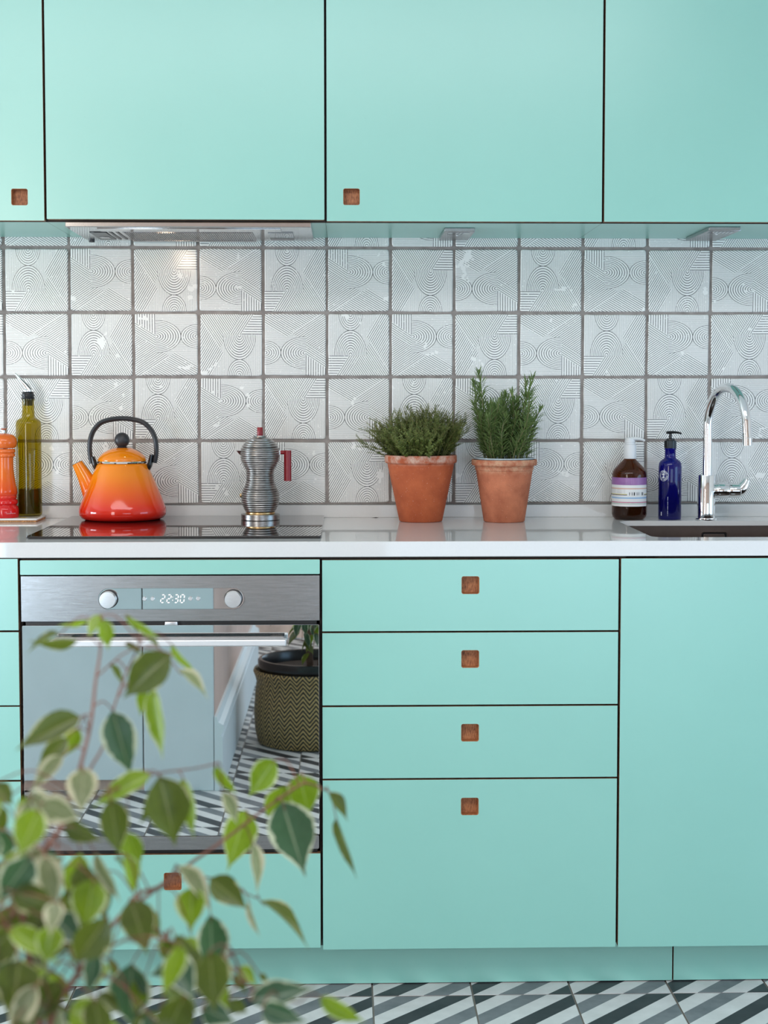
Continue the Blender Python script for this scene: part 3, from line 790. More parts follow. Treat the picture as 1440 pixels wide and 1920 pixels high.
part('handle_mount', bm, 'steel', dg, world=True)
bm = BM(); prism(bm, rrect(ox0 + .002, ox1 - .002, 0.3045, 0.3322, 0.0025, 3), YO, YO + .012, 'XZ', 0, None, .0005); part('bottom_trim', bm, 'steel', t, world=True)

# cooker hood under the second wall cabinet
t = thing('cooker_hood', (0.304, -0.19, ZU), 'polished steel built-in cooker hood under the cabinet, above the hob', 'cooker hood')
zb = ZU - 0.0115
bm = BM(); box(bm, 0.0400, 0.5690, -0.3340, -0.0420, zb, ZU - .0004, 0.0015); part('canopy', bm, 'hoodsteel', t, world=True)
bm = BM(); box(bm, 0.1050, 0.5020, -0.3150, -0.2600, zb - .0022, zb - .0001, .0006); part('front_flap', bm, 'hoodsteel', t, world=True)
bm = BM(); box(bm, 0.1500, 0.4360, -0.2450, -0.0800, zb - .0016, zb - .0001); fp = part('filter', bm, 'steel', t, world=True)
bm = BM()
for i in range(60): box(bm, 0.1530 + i * .0047, 0.1552 + i * .0047, -0.2420, -0.0830, zb - .0034, zb - .0016)
o = part('filter_slats', bm, 'steel', fp, world=True); o['kind'] = 'stuff'
bm = BM(); box(bm, 0.1500, 0.4360, -0.0800, -0.0680, zb - .0050, zb - .0001, .001); part('filter_handle', bm, 'hoodsteel', t, world=True)
bm = BM(); box(bm, 0.0760, 0.1120, -0.2350, -0.0800, zb - .0016, zb - .0001); cpn = part('switch_panel', bm, 'black', t, world=True)
bm = BM(); box(bm, 0.0840, 0.1060, -0.1500, -0.1150, zb - .0030, zb - .0016, .0005); part('switch', bm, 'steel', cpn, world=True)
for sx in (0.1220, 0.1370):
    bm = BM(); box(bm, sx - .0028, sx + .0028, -0.2450, -0.0800, zb - .0012, zb - .0001); part('slot', bm, 'ovendark', t, world=True)
bm = BM(); box(bm, 0.4700, 0.5260, -0.2350, -0.0850, zb - .0024, zb - .0001, .0006); part('lamp_cover', bm, 'clear', t, world=True)
hl = bpy.data.lights.new('added_warm_wash', 'SPOT'); hl.energy = 2.6; hl.color = (1.0, 0.74, 0.50); hl.spot_size = R(150); hl.spot_blend = 0.8; hl.shadow_soft_size = 0.012  # added for a warm wash on the tiles, apart from the lamp cover
ho = bpy.data.objects.new('added_warm_wash', hl); COL.objects.link(ho); ho.location = (0.24, -0.300, zb - 0.014); ho.rotation_euler = (R(35), 0, 0)
bm = BM(); lathe(bm, [(0.0, 0.0), (0.0070, 0.0), (0.0070, 0.005), (0.0, 0.005)], 16, (0.052, -0.058, zb - .0051)); part('fixing', bm, 'black', t, world=True)
# under-cabinet lights
for k_, (x0, x1, y0, y1, lab) in enumerate(((0.8635, 0.9315, -0.2340, -0.0380, 'slim grey under-cabinet light above the potted herbs'), (1.4480, 1.5190, -0.2700, -0.0420, 'slim grey under-cabinet light above the tap, at the right'))):
    t = thing('under_cabinet_light', ((x0 + x1) / 2, (y0 + y1) / 2, ZU), lab, 'lamp', 'under-cabinet lights')
    bm = BM(); box(bm, x0, x1, y0, y1, ZU - .0090, ZU - .0003, .001); part('housing', bm, 'steel', t, world=True)
    bm = BM(); box(bm, x0 + .010, x1 - .010, y0 + .015, y0 + .055, ZU - .0098, ZU - .0091); part('diffuser', bm, 'clear', t, world=True)
    bm = BM(); lathe(bm, [(0, 0), (.0028, 0), (.0028, .0012), (0, .0012)], 12, ((x0 + x1) / 2, y0 + .075, ZU - .0103)); part('sensor', bm, 'whitep', t, world=True)

# ================================================================ THINGS ON THE WORKTOP
# ---- trivet
t = thing('trivet', (-0.142, -0.083, ZT), 'white tile trivet on a cork base under the bottle and mill', 'trivet')
tr0 = (-0.217, -0.067, -0.1425, -0.0290)
bm = BM(); box(bm, tr0[0] + .002, tr0[1] - .002, tr0[2] + .002, tr0[3] - .002, ZT + .0003, ZT + .0048); part('cork_base', bm, 'cork', t, world=True)
bm = BM(); box(bm, tr0[0], tr0[1], tr0[2], tr0[3], ZT + .0048, ZT + .0092, .0008, 1); tl = part('tile', bm, 'glaze', t, world=True)
bm = BM()
for (cx, cy) in ((-0.085, -0.05), (-0.105, -0.118), (-0.20, -0.06), (-0.185, -0.12)):
    prism(bm, [(cx + .014 * math.cos(R(a)) * (1 if i % 2 else .4), cy + .014 * math.sin(R(a)) * (1 if i % 2 else .4)) for i, a in enumerate(range(0, 360, 45))], ZT + .0092, ZT + .0094, 'XY')
part('glaze_pattern', bm, 'yellow', tl, world=True)
ZTR = ZT + 0.0095
# ---- oil bottle
t = thing('oil_bottle', (-0.0990, -0.0660, ZTR), 'olive green glass oil bottle with a steel pourer, half full', 'bottle')
outp = [(0.0, 0.0001), (0.0245, 0.0001), (0.0285, 0.0030), (0.0292, 0.0070), (0.0292, 0.2160), (0.0280, 0.2215), (0.0245, 0.2255), (0.0165, 0.2295), (0.0150, 0.2320), (0.0140, 0.2480), (0.0136, 0.2700), (0.0148, 0.2705), (0.0148, 0.2740), (0.0125, 0.2745)]
bm = BM(); lathe(bm, outp, 44, cap0=False, cap1=False); part('glass', bm, 'olive', t, angle=50)
bm = BM(); lathe(bm, [(0.0, 0.006), (0.0255, 0.006), (0.0270, 0.009), (0.0270, 0.0640), (0.0, 0.0640)], 40); part('oil', bm, 'oil', t)
bm = BM()
lathe(bm, [(0.0, 0.2580), (0.0105, 0.2580), (0.0112, 0.2680), (0.0150, 0.2746), (0.0155, 0.2775), (0.0138, 0.2785), (0.0138, 0.2800), (0.0152, 0.2815), (0.0152, 0.2840), (0.0135, 0.2850), (0.0130, 0.2880), (0.0138, 0.2890), (0.0128, 0.2905), (0.0, 0.2905)], 28); part('stopper', bm, 'black', t)
bm = BM(); lathe(bm, [(0.0095, 0.2905), (0.0098, 0.2945), (0.0070, 0.2985), (0.0, 0.2995)], 24); pr = part('pourer', bm, 'chrome', t)
bm = BM(); tube(bm, [(0.0045, -.001, 0.2930), (-0.004, -.001, 0.3040), (-0.016, -.001, 0.3175), (-0.0255, -.001, 0.3290), (-0.0296, -.001, 0.3330)], [0.0090, 0.0078, 0.0050, 0.0030, 0.0020], 16, flat=(1, 0.9)); part('pourer_spout', bm, 'chrome', pr)
# ---- pepper mill
t = thing('pepper_mill', (-0.1475, -0.1080, ZTR), 'orange to red lacquered pepper mill at the left edge', 'pepper mill')
mp = [(0.0, .0001), (0.0312, .0001), (0.0320, 0.0030), (0.0322, 0.0180), (0.0305, 0.0240), (0.0268, 0.0278), (0.0265, 0.0290), (0.0296, 0.0322), (0.0300, 0.0368), (0.0290, 0.0400), (0.0260, 0.0424), (0.0262, 0.0436), (0.0276, 0.0458), (0.0276, 0.0490), (0.0266, 0.0506), (0.0278, 0.0520),
      (0.0292, 0.0570), (0.0284, 0.0660), (0.0258, 0.0780), (0.0228, 0.0960), (0.0212, 0.1130), (0.0208, 0.1290), (0.0212, 0.1390), (0.0248, 0.1415), (0.0252, 0.1445), (0.0240, 0.1470), (0.0232, 0.1490), (0.0258, 0.1512), (0.0262, 0.1540), (0.0245, 0.1575), (0.0232, 0.1590), (0.0238, 0.1606), (0.0272, 0.1630), (0.0294, 0.1690), (0.0297, 0.1750), (0.0282, 0.1830), (0.0235, 0.1890), (0.0160, 0.1928), (0.0065, 0.1946), (0.0, 0.1948)]
bm = BM(); lathe(bm, [p for p in mp if p[1] <= 0.1592] + [(0.0, 0.1592)], 44); part('body', bm, 'mill', t)
bm = BM(); lathe(bm, [(0.0, 0.1593)] + [p for p in mp if p[1] > 0.1592], 44); part('head', bm, 'mill', t)
bm = BM(); lathe(bm, [(0.0, 0.1948), (0.0052, 0.1948), (0.0044, 0.1985), (0.0052, 0.2025), (0.0092, 0.2062), (0.0094, 0.2076), (0.0, 0.2080)], 24); part('top_nut', bm, 'alu', t)
bm = BM()                                        # worn raised dots of the foot's lettering
for i in range(6):
    a = R(-68 + i * 7); box(bm, -.0006, .0006, -.0003, .0003, -.0010, .0010)
    for v in bm.verts[-8:]:
        v.co = Matrix.Rotation(a + PI / 2, 3, 'Z') @ v.co + Vector((.0323 * math.cos(a), .0323 * math.sin(a), .0105))
part('foot_marks', bm, 'whitei', t)
# ---- kettle
t = thing('kettle', (0.1275, -0.1270, ZH), 'orange to red enamelled kettle with a black arched handle', 'kettle')
kp = [(0.0, .0012), (0.0780, .0001), (0.0860, .0006), (0.0940, .0040), (0.0990, 0.0110), (0.1002, 0.0185), (0.0992, 0.0260), (0.0962, 0.0345), (0.0852, 0.0630), (0.0728, 0.0925), (0.0590, 0.1235), (0.0562, 0.1285), (0.0520, 0.1300), (0.0, 0.1300)]
bm = BM(); lathe(bm, kp, 64, cap0=False, cap1=False); part('body', bm, 'kettle', t, angle=50)
bm = BM(); lathe(bm, [(0.0540, 0.1298), (0.0566, 0.1302), (0.0572, 0.1325), (0.0560, 0.1345), (0.0540, 0.1345)], 56, cap0=False, cap1=False); part('steel_rim', bm, 'chrome', t)
bm = BM(); lathe(bm, [(0.0, 0.1340), (0.0548, 0.1340), (0.0556, 0.1362), (0.0548, 0.1400), (0.0510, 0.1460), (0.0430, 0.1535), (0.0320, 0.1600), (0.0210, 0.1640), (0.0150, 0.1650), (0.0, 0.1652)], 56); lid = part('lid', bm, 'kettle', t)
bm = BM(); lathe(bm, [(0.0, 0.1650), (0.0110, 0.1650), (0.0120, 0.1668)] + [(0.0175 * math.cos(R(a)), 0.1828 + 0.0175 * math.sin(R(a))) for a in range(-56, 90, 12)] + [(0.0, 0.2003)], 32); part('lid_knob', bm, 'rubber', lid)
kx, kz = 0.1275, ZH
bm = BM()
tube(bm, smooth_path([(-0.0590, 0, 0.0470), (-0.0700, 0, 0.0660), (-0.0850, 0, 0.0960), (-0.1035, 0, 0.1300)], 4), [0.0330, 0.0245, 0.0175, 0.0122], 24, caps=False, flat=(0.85, 1.0))
part('spout', bm, 'kettle', t, angle=60)
bm = BM(); tube(bm, [(-0.1033, 0, 0.1296), (-0.1037, 0, 0.1304)], 0.0124, 24, flat=(0.85, 1.0)); part('spout_lip', bm, 'black', t)
arch = [(-0.0700, 0, 0.1290), (-0.0735, 0, 0.1480), (-0.0745, 0, 0.1680), (-0.0715, 0, 0.1880), (-0.0625, 0, 0.2080), (-0.0420, 0, 0.2255), (0.0010, 0, 0.2325), (0.0440, 0, 0.2255), (0.0655, 0, 0.2080), (0.0755, 0, 0.1880), (0.0785, 0, 0.1680), (0.0780, 0, 0.1480), (0.0745, 0, 0.1300)]
bm = BM(); tube(bm, smooth_path(arch, 4), [0.0052, 0.0055, 0.0057, 0.0058, 0.0058, 0.0057, 0.0055, 0.0052], 16, flat=(1.0, 1.9)); part('handle', bm, 'rubber', t)
for s in (-1, 1):
    bm = BM(); tube(bm, smooth_path([(s * 0.0575, 0, 0.1130), (s * 0.0625, 0, 0.1240), (s * 0.0655, 0, 0.1360), (s * 0.0680, 0, 0.1490 if s > 0 else 0.1440)], 3), [0.0070, 0.0085, 0.0075, 0.0062], 12, flat=(0.75, 1.6)); part('handle_bracket', bm, 'black', t)
# ---- moka pot
t = thing('moka_pot', (0.4462, -0.1500, ZH), 'ribbed aluminium moka pot with a red handle and knob', 'moka pot')
mk = [(0.0324, 0.0180), (0.0355, 0.0215), (0.0390, 0.0295), (0.0429, 0.0394), (0.0437, 0.0498), (0.0429, 0.0603), (0.0402, 0.0701), (0.0350, 0.0806), (0.0324, 0.0910), (0.0318, 0.1064), (0.0336, 0.1168), (0.0391, 0.1266), (0.0440, 0.1370), (0.0452, 0.1500), (0.0442, 0.1622), (0.0391, 0.1726), (0.0312, 0.1805), (0.0257, 0.1854), (0.0160, 0.1900)]
def prof_at(z):
    for (r0, z0), (r1, z1) in zip(mk, mk[1:]):
        if z0 <= z <= z1: return r0 + (r1 - r0) * (z - z0) / (z1 - z0)
    return mk[-1][0]
def ribbed(za, zb_, pitch=0.0050):
    out = []; n = max(1, round((zb_ - za) / pitch)); p = (zb_ - za) / n
    for i in range(n):
        z = za + i * p
        out += [(prof_at(z + p * .08) - .0010, z + p * .02), (prof_at(z + p * .25) + .0003, z + p * .22), (prof_at(z + p * .5) + .0010, z + p * .50), (prof_at(z + p * .8) + .0003, z + p * .78)]
    return out
bm = BM(); lathe(bm, [(0.0, .0001), (0.0440, .0001), (0.0447, .0010), (0.0447, .0125), (0.0440, .0133), (0.0, .0133)], 48); part('base_plate', bm, 'castalu', t)
bm = BM(); lathe(bm, [(0.0, .0133), (0.0331, .0133), (0.0336, .0150), (0.0331, .0178), (0.0, .0178)], 40); part('brass_ring', bm, 'brass', t)
bm = BM(); lathe(bm, [(0.0, 0.0178)] + ribbed(0.0180, 0.0705) + [(0.0, 0.0706)], 48); wt = part('water_chamber', bm, 'castalu', t, angle=70)
bm = BM(); lathe(bm, [(0.0, 0.0706)] + ribbed(0.0706, 0.1665) + [(0.0, 0.1666)], 48); part('upper_chamber', bm, 'castalu', t, angle=70)
bm = BM(); lathe(bm, [(0.0, 0.1666)] + ribbed(0.1667, 0.1880) + [(0.0155, 0.1890), (0.0150, 0.1935), (0.0, 0.1935)], 48); lid = part('lid', bm, 'castalu', t, angle=70)
bm = BM(); lathe(bm, [(0.0, 0.1935), (0.0064, 0.1935), (0.0067, 0.1945), (0.0067, 0.2115), (0.0062, 0.2124), (0.0, 0.2124)], 24); part('lid_knob', bm, 'red', lid)
bm = BM()
v = [bm.verts.new(p) for p in ((-0.0430, -.010, 0.1585), (-0.0430, .010, 0.1585), (-0.0546, 0, 0.1588), (-0.0425, 0, 0.1440), (-0.0400, -.010, 0.1560), (-0.0400, .010, 0.1560))]
for q in ((0, 2, 1), (0, 3, 2), (1, 2, 3), (0, 1, 5, 4), (0, 4, 3), (1, 3, 5), (3, 4, 5)): bm.faces.new([v[i] for i in q])
part('spout', bm, 'castalu', t, angle=20)
bm = BM(); tube(bm, [(0.0460, 0, 0.1545), (0.0630, 0, 0.1545)], 0.0046, 12); tube(bm, [(0.0630, 0, 0.1592), (0.0630, 0, 0.0890)], 0.0086, 24); part('handle', bm, 'red', t)
bm = BM(); box(bm, 0.0375, 0.0470, -.006, .006, 0.1485, 0.1600, .001); tube(bm, [(0.0425, -.0075, 0.1565), (0.0425, .0075, 0.1565)], 0.0038, 12); part('hinge', bm, 'alu', t)
bm = BM(); lathe(bm, [(0.0, 0.0420), (0.0048, 0.0420), (0.0048, 0.0460), (0.0034, 0.0470), (0.0, 0.0478)], 8, (0, 0, 0), axis='X')
for v in bm.verts: v.co = Vector((-v.co.x, v.co.y, v.co.z + 0.0555))
part('safety_valve', bm, 'brass', t)
# ---- soap bottles
t = thing('soap_bottle', (1.3115, -0.0840, ZT), 'brown glass soap bottle with a striped label and white pump', 'bottle')
bm = BM(); lathe(bm, [(0.0, .0001), (0.0310, .0001), (0.0360, .0020), (0.0395, .0070), (0.0411, .0135), (0.0411, 0.1060), (0.0400, 0.1120), (0.0355, 0.1192), (0.0265, 0.1285), (0.0180, 0.1372), (0.0132, 0.1420), (0.0124, 0.1448)], 48, cap0=False, cap1=False); part('glass', bm, 'amber', t, angle=60)
bm = BM(); lathe(bm, [(0.0, .003), (0.0340, .004), (0.0390, .012), (0.0390, 0.0960), (0.0, 0.0960)], 40); part('liquid', bm, 'amber', t, angle=60)
bm = BM(); uvl = bm.loops.layers.uv.new('UVMap')
a0, a1, n = R(-205), R(-29), 40
lo = [bm.verts.new((.0416 * math.cos(a0 + (a1 - a0) * i / n), .0416 * math.sin(a0 + (a1 - a0) * i / n), .0322)) for i in range(n + 1)]
hi = [bm.verts.new((v.co.x, v.co.y, .0995)) for v in lo]
for i in range(n):
    f = bm.faces.new((lo[i], lo[i + 1], hi[i + 1], hi[i]))
    for l, (uu, vv) in zip(f.loops, ((i, 0), (i + 1, 0), (i + 1, 1), (i, 1))): l[uvl].uv = (uu / n, vv)
me = bpy.data.meshes.new('label'); bm.to_mesh(me); bm.free(); me.materials.append(M['label'])
for p in me.polygons: p.use_smooth = True
link_obj('label', me, t)
bm = BM(); lathe(bm, [(0.0124, 0.1425), (0.0150, 0.1428), (0.0153, 0.1440), (0.0150, 0.1745), (0.0142, 0.1762), (0.0, 0.1764)], 32, cap0=True); pc = part('pump_collar', bm, 'whitep', t)
bm = BM()
lathe(bm, [(0.0, 0.1762), (0.0118, 0.1764), (0.0122, 0.1785), (0.0116, 0.1795), (0.0116, 0.1805), (0.0124, 0.1815), (0.0124, 0.1840), (0.0116, 0.1850), (0.0118, 0.1880), (0.0110, 0.1910), (0.0080, 0.1922), (0.0, 0.1925)], 28)
tube(bm, smooth_path([(0.004, -.002, 0.1890), (0.018, -.004, 0.1895), (0.0290, -.006, 0.1868), (0.0335, -.007, 0.1840)], 4), [0.0062, 0.0048, 0.0040, 0.0036], 12, flat=(1.3, .8))
part('pump_head', bm, 'whitep', t)
t = thing('lotion_bottle', (1.4051, -0.0940, ZT), 'slim cobalt blue glass bottle with a black pump and round white emblem', 'bottle')
bm = BM(); lathe(bm, [(0.0, .0001), (0.0255, .0001), (0.0268, .0016), (0.0268, 0.1240), (0.0256, 0.1325), (0.0225, 0.1375), (0.0175, 0.1410), (0.0138, 0.1438), (0.0128, 0.1475), (0.0127, 0.1640), (0.0140, 0.1650), (0.0140, 0.1672), (0.0125, 0.1676)], 44, cap0=False, cap1=False); part('glass', bm, 'blueg', t, angle=60)
bm = BM(); lathe(bm, [(0.0, .006), (0.0245, .006), (0.0250, .010), (0.0250, 0.0900), (0.0, 0.0900)], 40); part('lotion', bm, 'blueg', t)
bm = BM(); lathe(bm, [(0.0, 0.1677), (0.0134, 0.1677), (0.0136, 0.1690), (0.0136, 0.1850), (0.0128, 0.1860), (0.0100, 0.1864), (0.0098, 0.1895), (0.0080, 0.1906), (0.0, 0.1906)], 32)
for i in range(32):
    a = 2 * PI * i / 32; tube(bm, [(0.0136 * math.cos(a), 0.0136 * math.sin(a), 0.1692), (0.0136 * math.cos(a), 0.0136 * math.sin(a), 0.1848)], 0.0006, 5)
part('pump_collar', bm, 'black', t)
bm = BM(); tube(bm, [(0, 0, 0.1900), (0, 0, 0.2030)], 0.0036, 14); tube(bm, smooth_path([(-0.0095, 0, 0.2040), (0.0, 0, 0.2046), (0.0120, -.001, 0.2046), (0.0220, -.002, 0.2030), (0.0245, -.002, 0.2005)], 4), [0.0040, 0.0046, 0.0036, 0.0030, 0.0024], 14, flat=(1.5, .8)); part('pump_head', bm, 'black', t)
# emblem and small print on the glass, flat shapes wrapped round the bottle
def wrap(bm, poly, ac, zc_, rad=0.02695):
    vs = [bm.verts.new((rad * math.cos(ac + x / rad), rad * math.sin(ac + x / rad), zc_ + z)) for x, z in poly]; bm.faces.new(vs)
def ringpoly(bm, r0, r1, ac, zc_, n=40, gap=None):
    for i in range(n):
        if gap and not gap(i): continue
        p = [(r * math.cos(2 * PI * j / n), r * math.sin(2 * PI * j / n)) for r, j in ((r0, i), (r1, i), (r1, i + 1), (r0, i + 1))]; wrap(bm, p, ac, zc_)
bm = BM(); ac, ez = R(-90 - 47), 0.1035
ringpoly(bm, 0.0116, 0.0124, ac, ez); ringpoly(bm, 0.0072, 0.0078, ac, ez)
ringpoly(bm, 0.0088, 0.0106, ac, ez, 60, lambda i: i % 3 != 0 and (i // 3) % 7 != 0)
for (dx, dz, rr_) in ((0, 0.0036, 0.0024), (-.0022, .0028, .0017), (.0022, .0028, .0017), (0, -0.0034, 0.0021), (-.0020, -.0038, .0015), (.0020, -.0038, .0015)):
    wrap(bm, [(dx + rr_ * math.cos(2 * PI * j / 12), dz + rr_ * math.sin(2 * PI * j / 12)) for j in range(12)], ac, ez)
wrap(bm, [(-.0006, -.003), (.0006, -.003), (.0006, .003), (-.0006, .003)], ac, ez)
part('emblem', bm, 'whitei', t)
bm = BM(); wrap(bm, [(-.0012, 0), (.0012, 0), (.0012, .0085), (-.0012, .0085)], R(-90 - 58), 0.0100)
for i in range(13): wrap(bm, [(-.0005, 0), (.0005, 0), (.0005, .0012 + .0014 * (i % 3)), (-.0005, .0012 + .0014 * (i % 3))], R(-90 - 22), 0.0100 + i * .0036)
part('small_print', bm, 'whitei', t)
# ---- a dark shred of leaf by the upstand
bm = BM(); vv = [bm.verts.new(p) for p in ((-.0085, 0, .0004), (-.003, -.004, .0010), (.004, -.005, .0006), (.0095, -.001, .0016), (.003, .003, .0022), (-.004, .002, .0014))]; bm.faces.new(vv)
o = part('fallen_leaf', bm, 'soil', None, angle=0); o.location = (0.7115, -0.045, ZT); tag(o, 'tiny dark fallen leaf on the white worktop by the upstand', 'leaf')

# ================================================================ POTTED HERBS
def pot(t, prof, m, rim_in, soil_z, seg=48):
    bm = BM(); lathe(bm, prof, seg, cap0=False, cap1=False); part('pot', bm, m, t, angle=50)
    bm = BM(); lathe(bm, [(0.0, soil_z - .004), (rim_in, soil_z - .004), (rim_in * .9, soil_z), (0.0, soil_z + .004)], 32); part('soil', bm, 'soil', t)
# thyme
t = thing('potted_thyme', (0.8166, -0.1310, ZT), 'bushy thyme in an orange terracotta pot with a chalky rim, left herb', 'potted herb', 'potted herbs')
pot(t, [(0.0, .0002), (0.0470, .0002), (0.0500, .0020), (0.0776, 0.1345), (0.0790, 0.1352), (0.0822, 0.1362), (0.0838, 0.1395), (0.0840, 0.1510), (0.0828, 0.1540), (0.0790, 0.1545), (0.0765, 0.1530), (0.0745, 0.1300), (0.0, 0.1300)], 'pot1', 0.0742, 0.1400)
def thyme_sprig(seed):
    rnd = random.Random(seed); bm = BM(); L = 0.118 + rnd.uniform(-.012, .016)
    az = rnd.uniform(0, 2 * PI); b1, b2 = rnd.uniform(.008, .022), rnd.uniform(-.006, .006)
    def P(s): return Vector((b1 * s * s * math.cos(az) + b2 * math.sin(s * 5), b1 * s * s * math.sin(az) + b2 * math.cos(s * 4) - b2, L * s))
    tube(bm, [P(k / 8) for k in range(9)], [0.0008, 0.0004], 4, mi=1, caps=False)
    def leaf(p, a, l, w, up):
        d = Vector((math.cos(a), math.sin(a), up)).normalized(); s_ = Vector((-math.sin(a), math.cos(a), 0)) * w
        v = [bm.verts.new(q) for q in (p, p + d * l * .5 + s_, p + d * l + Vector((0, 0, -l * .12)), p + d * l * .5 - s_)]; bm.faces.new(v)
    def shoot(P0, L0, n, a0):
        for k in range(n):
            s = k / n; p = P0(s); a = a0 + (k % 2) * PI / 2 + rnd.uniform(-.3, .3)
            l = (0.0056 - 0.0018 * s) * rnd.uniform(1.0, 1.5); w = l * .25
            for h in (0, PI): leaf(p, a + h, l, w, rnd.uniform(.3, 1.0))
            if rnd.random() < .7:
                for h in (.5, PI + .5): leaf(p, a + h, l * .6, w * .6, 1.2)
    shoot(lambda s: P(.14 + .86 * s), L, 26, rnd.uniform(0, 3))
    for j in range(8):
        s0 = rnd.uniform(.22, .85); a = rnd.uniform(0, 2 * PI); l2 = rnd.uniform(.018, .036); base = P(s0); d = Vector((math.cos(a) * .6, math.sin(a) * .6, 1)).normalized()
        tube(bm, [base, base + d * l2], 0.0004, 3, mi=1, caps=False); shoot(lambda s, base=base, d=d, l2=l2: base + d * l2 * s, l2, 8, rnd.uniform(0, 3))
    return mesh_of('sprig', bm, ['thyme', 'thstem'], 0)
TS = [thyme_sprig(100 + i) for i in range(7)]
rnd = random.Random(3)
for i in range(292):
    o = link_obj('sprig', TS[i % 7], t)
    a = rnd.uniform(0, 2 * PI); q = math.sqrt(rnd.random()); rad = 0.060 * q
    o.location = (rad * math.cos(a), rad * math.sin(a), 0.139)
    tilt = R(3 + 47 * q ** 1.2 + rnd.uniform(-9, 9))
    if math.cos(a) > 0.3: tilt *= 0.66
    if math.sin(a) > 0: tilt *= 0.72                  # the wall side is held back
    sc = rnd.uniform(.78, 1.06) * (1.0 - .12 * q)
    o.scale = (sc,) * 3
    o.rotation_euler = (Matrix.Rotation(a, 3, 'Z') @ Matrix.Rotation(tilt, 3, 'Y') @ Matrix.Rotation(rnd.uniform(0, 6.28), 3, 'Z')).to_euler()
# rosemary
t = thing('potted_rosemary', (1.0090, -0.1440, ZT), 'tall rosemary in a weathered terracotta pot with a pale liner, right herb', 'potted herb', 'potted herbs')
pot(t, [(0.0, .0002), (0.0450, .0002), (0.0475, .0020), (0.0655, 0.1190), (0.0672, 0.1200), (0.0678, 0.1285), (0.0690, 0.1296), (0.0740, 0.1306), (0.0756, 0.1330), (0.0756, 0.1425), (0.0745, 0.1440), (0.0715, 0.1440), (0.0690, 0.1300), (0.0, 0.1250)], 'pot2', 0.0640, 0.1380)
bm = BM(); lathe(bm, [(0.0560, 0.1290), (0.0655, 0.1440), (0.0690, 0.1478), (0.0708, 0.1478), (0.0708, 0.1462), (0.0690, 0.1458), (0.0670, 0.1440), (0.0580, 0.1290)], 40, cap0=False, cap1=False); part('liner_pot', bm, 'liner', t, angle=60)
def rosemary_sprig(seed, L):
    rnd = random.Random(seed); bm = BM()
    az = rnd.uniform(0, 2 * PI); b1 = rnd.uniform(.006, .022); wv = rnd.uniform(.002, .005)
    def P(s): return Vector((b1 * s * s * math.cos(az) + wv * math.sin(s * 7), b1 * s * s * math.sin(az) + wv * math.cos(s * 6) - wv, L * s))
    tube(bm, [P(k / 10) for k in range(11)], [0.0016, 0.0008], 5, mi=1, caps=False)
    n = int(L / 0.0052)
    for k in range(n):
        s = .10 + .90 * k / n; p = P(s); a0 = k * 1.1 + rnd.uniform(-.3, .3)
        for h in range(3):
            if rnd.random() < .12: continue
            a = a0 + h * 2.094; l = (0.0300 if s < .8 else 0.0300 - .055 * (s - .8)) * rnd.uniform(.7, 1.15); up = rnd.uniform(.5, 1.3) + (s > .88) * 1.4
            d = Vector((math.cos(a), math.sin(a), up)).normalized(); sd = d.cross(Vector((0, 0, 1))).normalized() * 0.00160; nn = sd.cross(d).normalized()
            tip = p + d * l + Vector((math.cos(a), math.sin(a), -.3)) * l * rnd.uniform(.05, .22)
            m1 = p + d * l * .35; m2 = p + d * l * .75
            v = [bm.verts.new(q) for q in (p, m1 + sd, m2 + sd * .9, tip, m2 - sd * .9, m1 - sd, m1 + nn * .0008, m2 + nn * .0008)]
            for q in ((0, 1, 6), (1, 2, 7, 6), (2, 3, 7), (0, 6, 5), (6, 7, 4, 5), (7, 3, 4)): bm.faces.new([v[i] for i in q])
    return mesh_of('sprig', bm, ['rose', 'rstem'], 0)
RS = [rosemary_sprig(200 + i, L) for i, L in enumerate((0.150, 0.125, 0.105, 0.135, 0.170))]
TALL = rosemary_sprig(300, 0.212); TALL2 = rosemary_sprig(301, 0.200)
rnd = random.Random(12)
def put(me, x, y, ax, ay, sc=1.0):
    o = link_obj('sprig', me, t); o.location = (x, y, 0.136); o.scale = (sc,) * 3
    o.rotation_euler = (Matrix.Rotation(ax, 3, 'Y') @ Matrix.Rotation(ay, 3, 'X') @ Matrix.Rotation(rnd.uniform(0, 6.28), 3, 'Z')).to_euler()
put(TALL, -0.036, -.005, R(-9), R(2)); put(TALL, -0.042, .012, R(-8), R(-4), .90); put(TALL2, 0.028, -.004, R(6), R(3)); put(TALL2, 0.036, .010, R(9), R(-3), .95); put(TALL, -0.030, .02, R(-7), R(-6), .85)
for i in range(46):
    a = rnd.uniform(0, 2 * PI); q = math.sqrt(rnd.random()); x, y = .050 * q * math.cos(a), .048 * q * math.sin(a)
    put(RS[i % 5], x, y, R(x / .05 * (19 if x > 0 else 14) + rnd.uniform(-8, 8)), R(-y / .048 * (20 if y < 0 else 12) + rnd.uniform(-6, 6)), rnd.uniform(.72, 1.08))

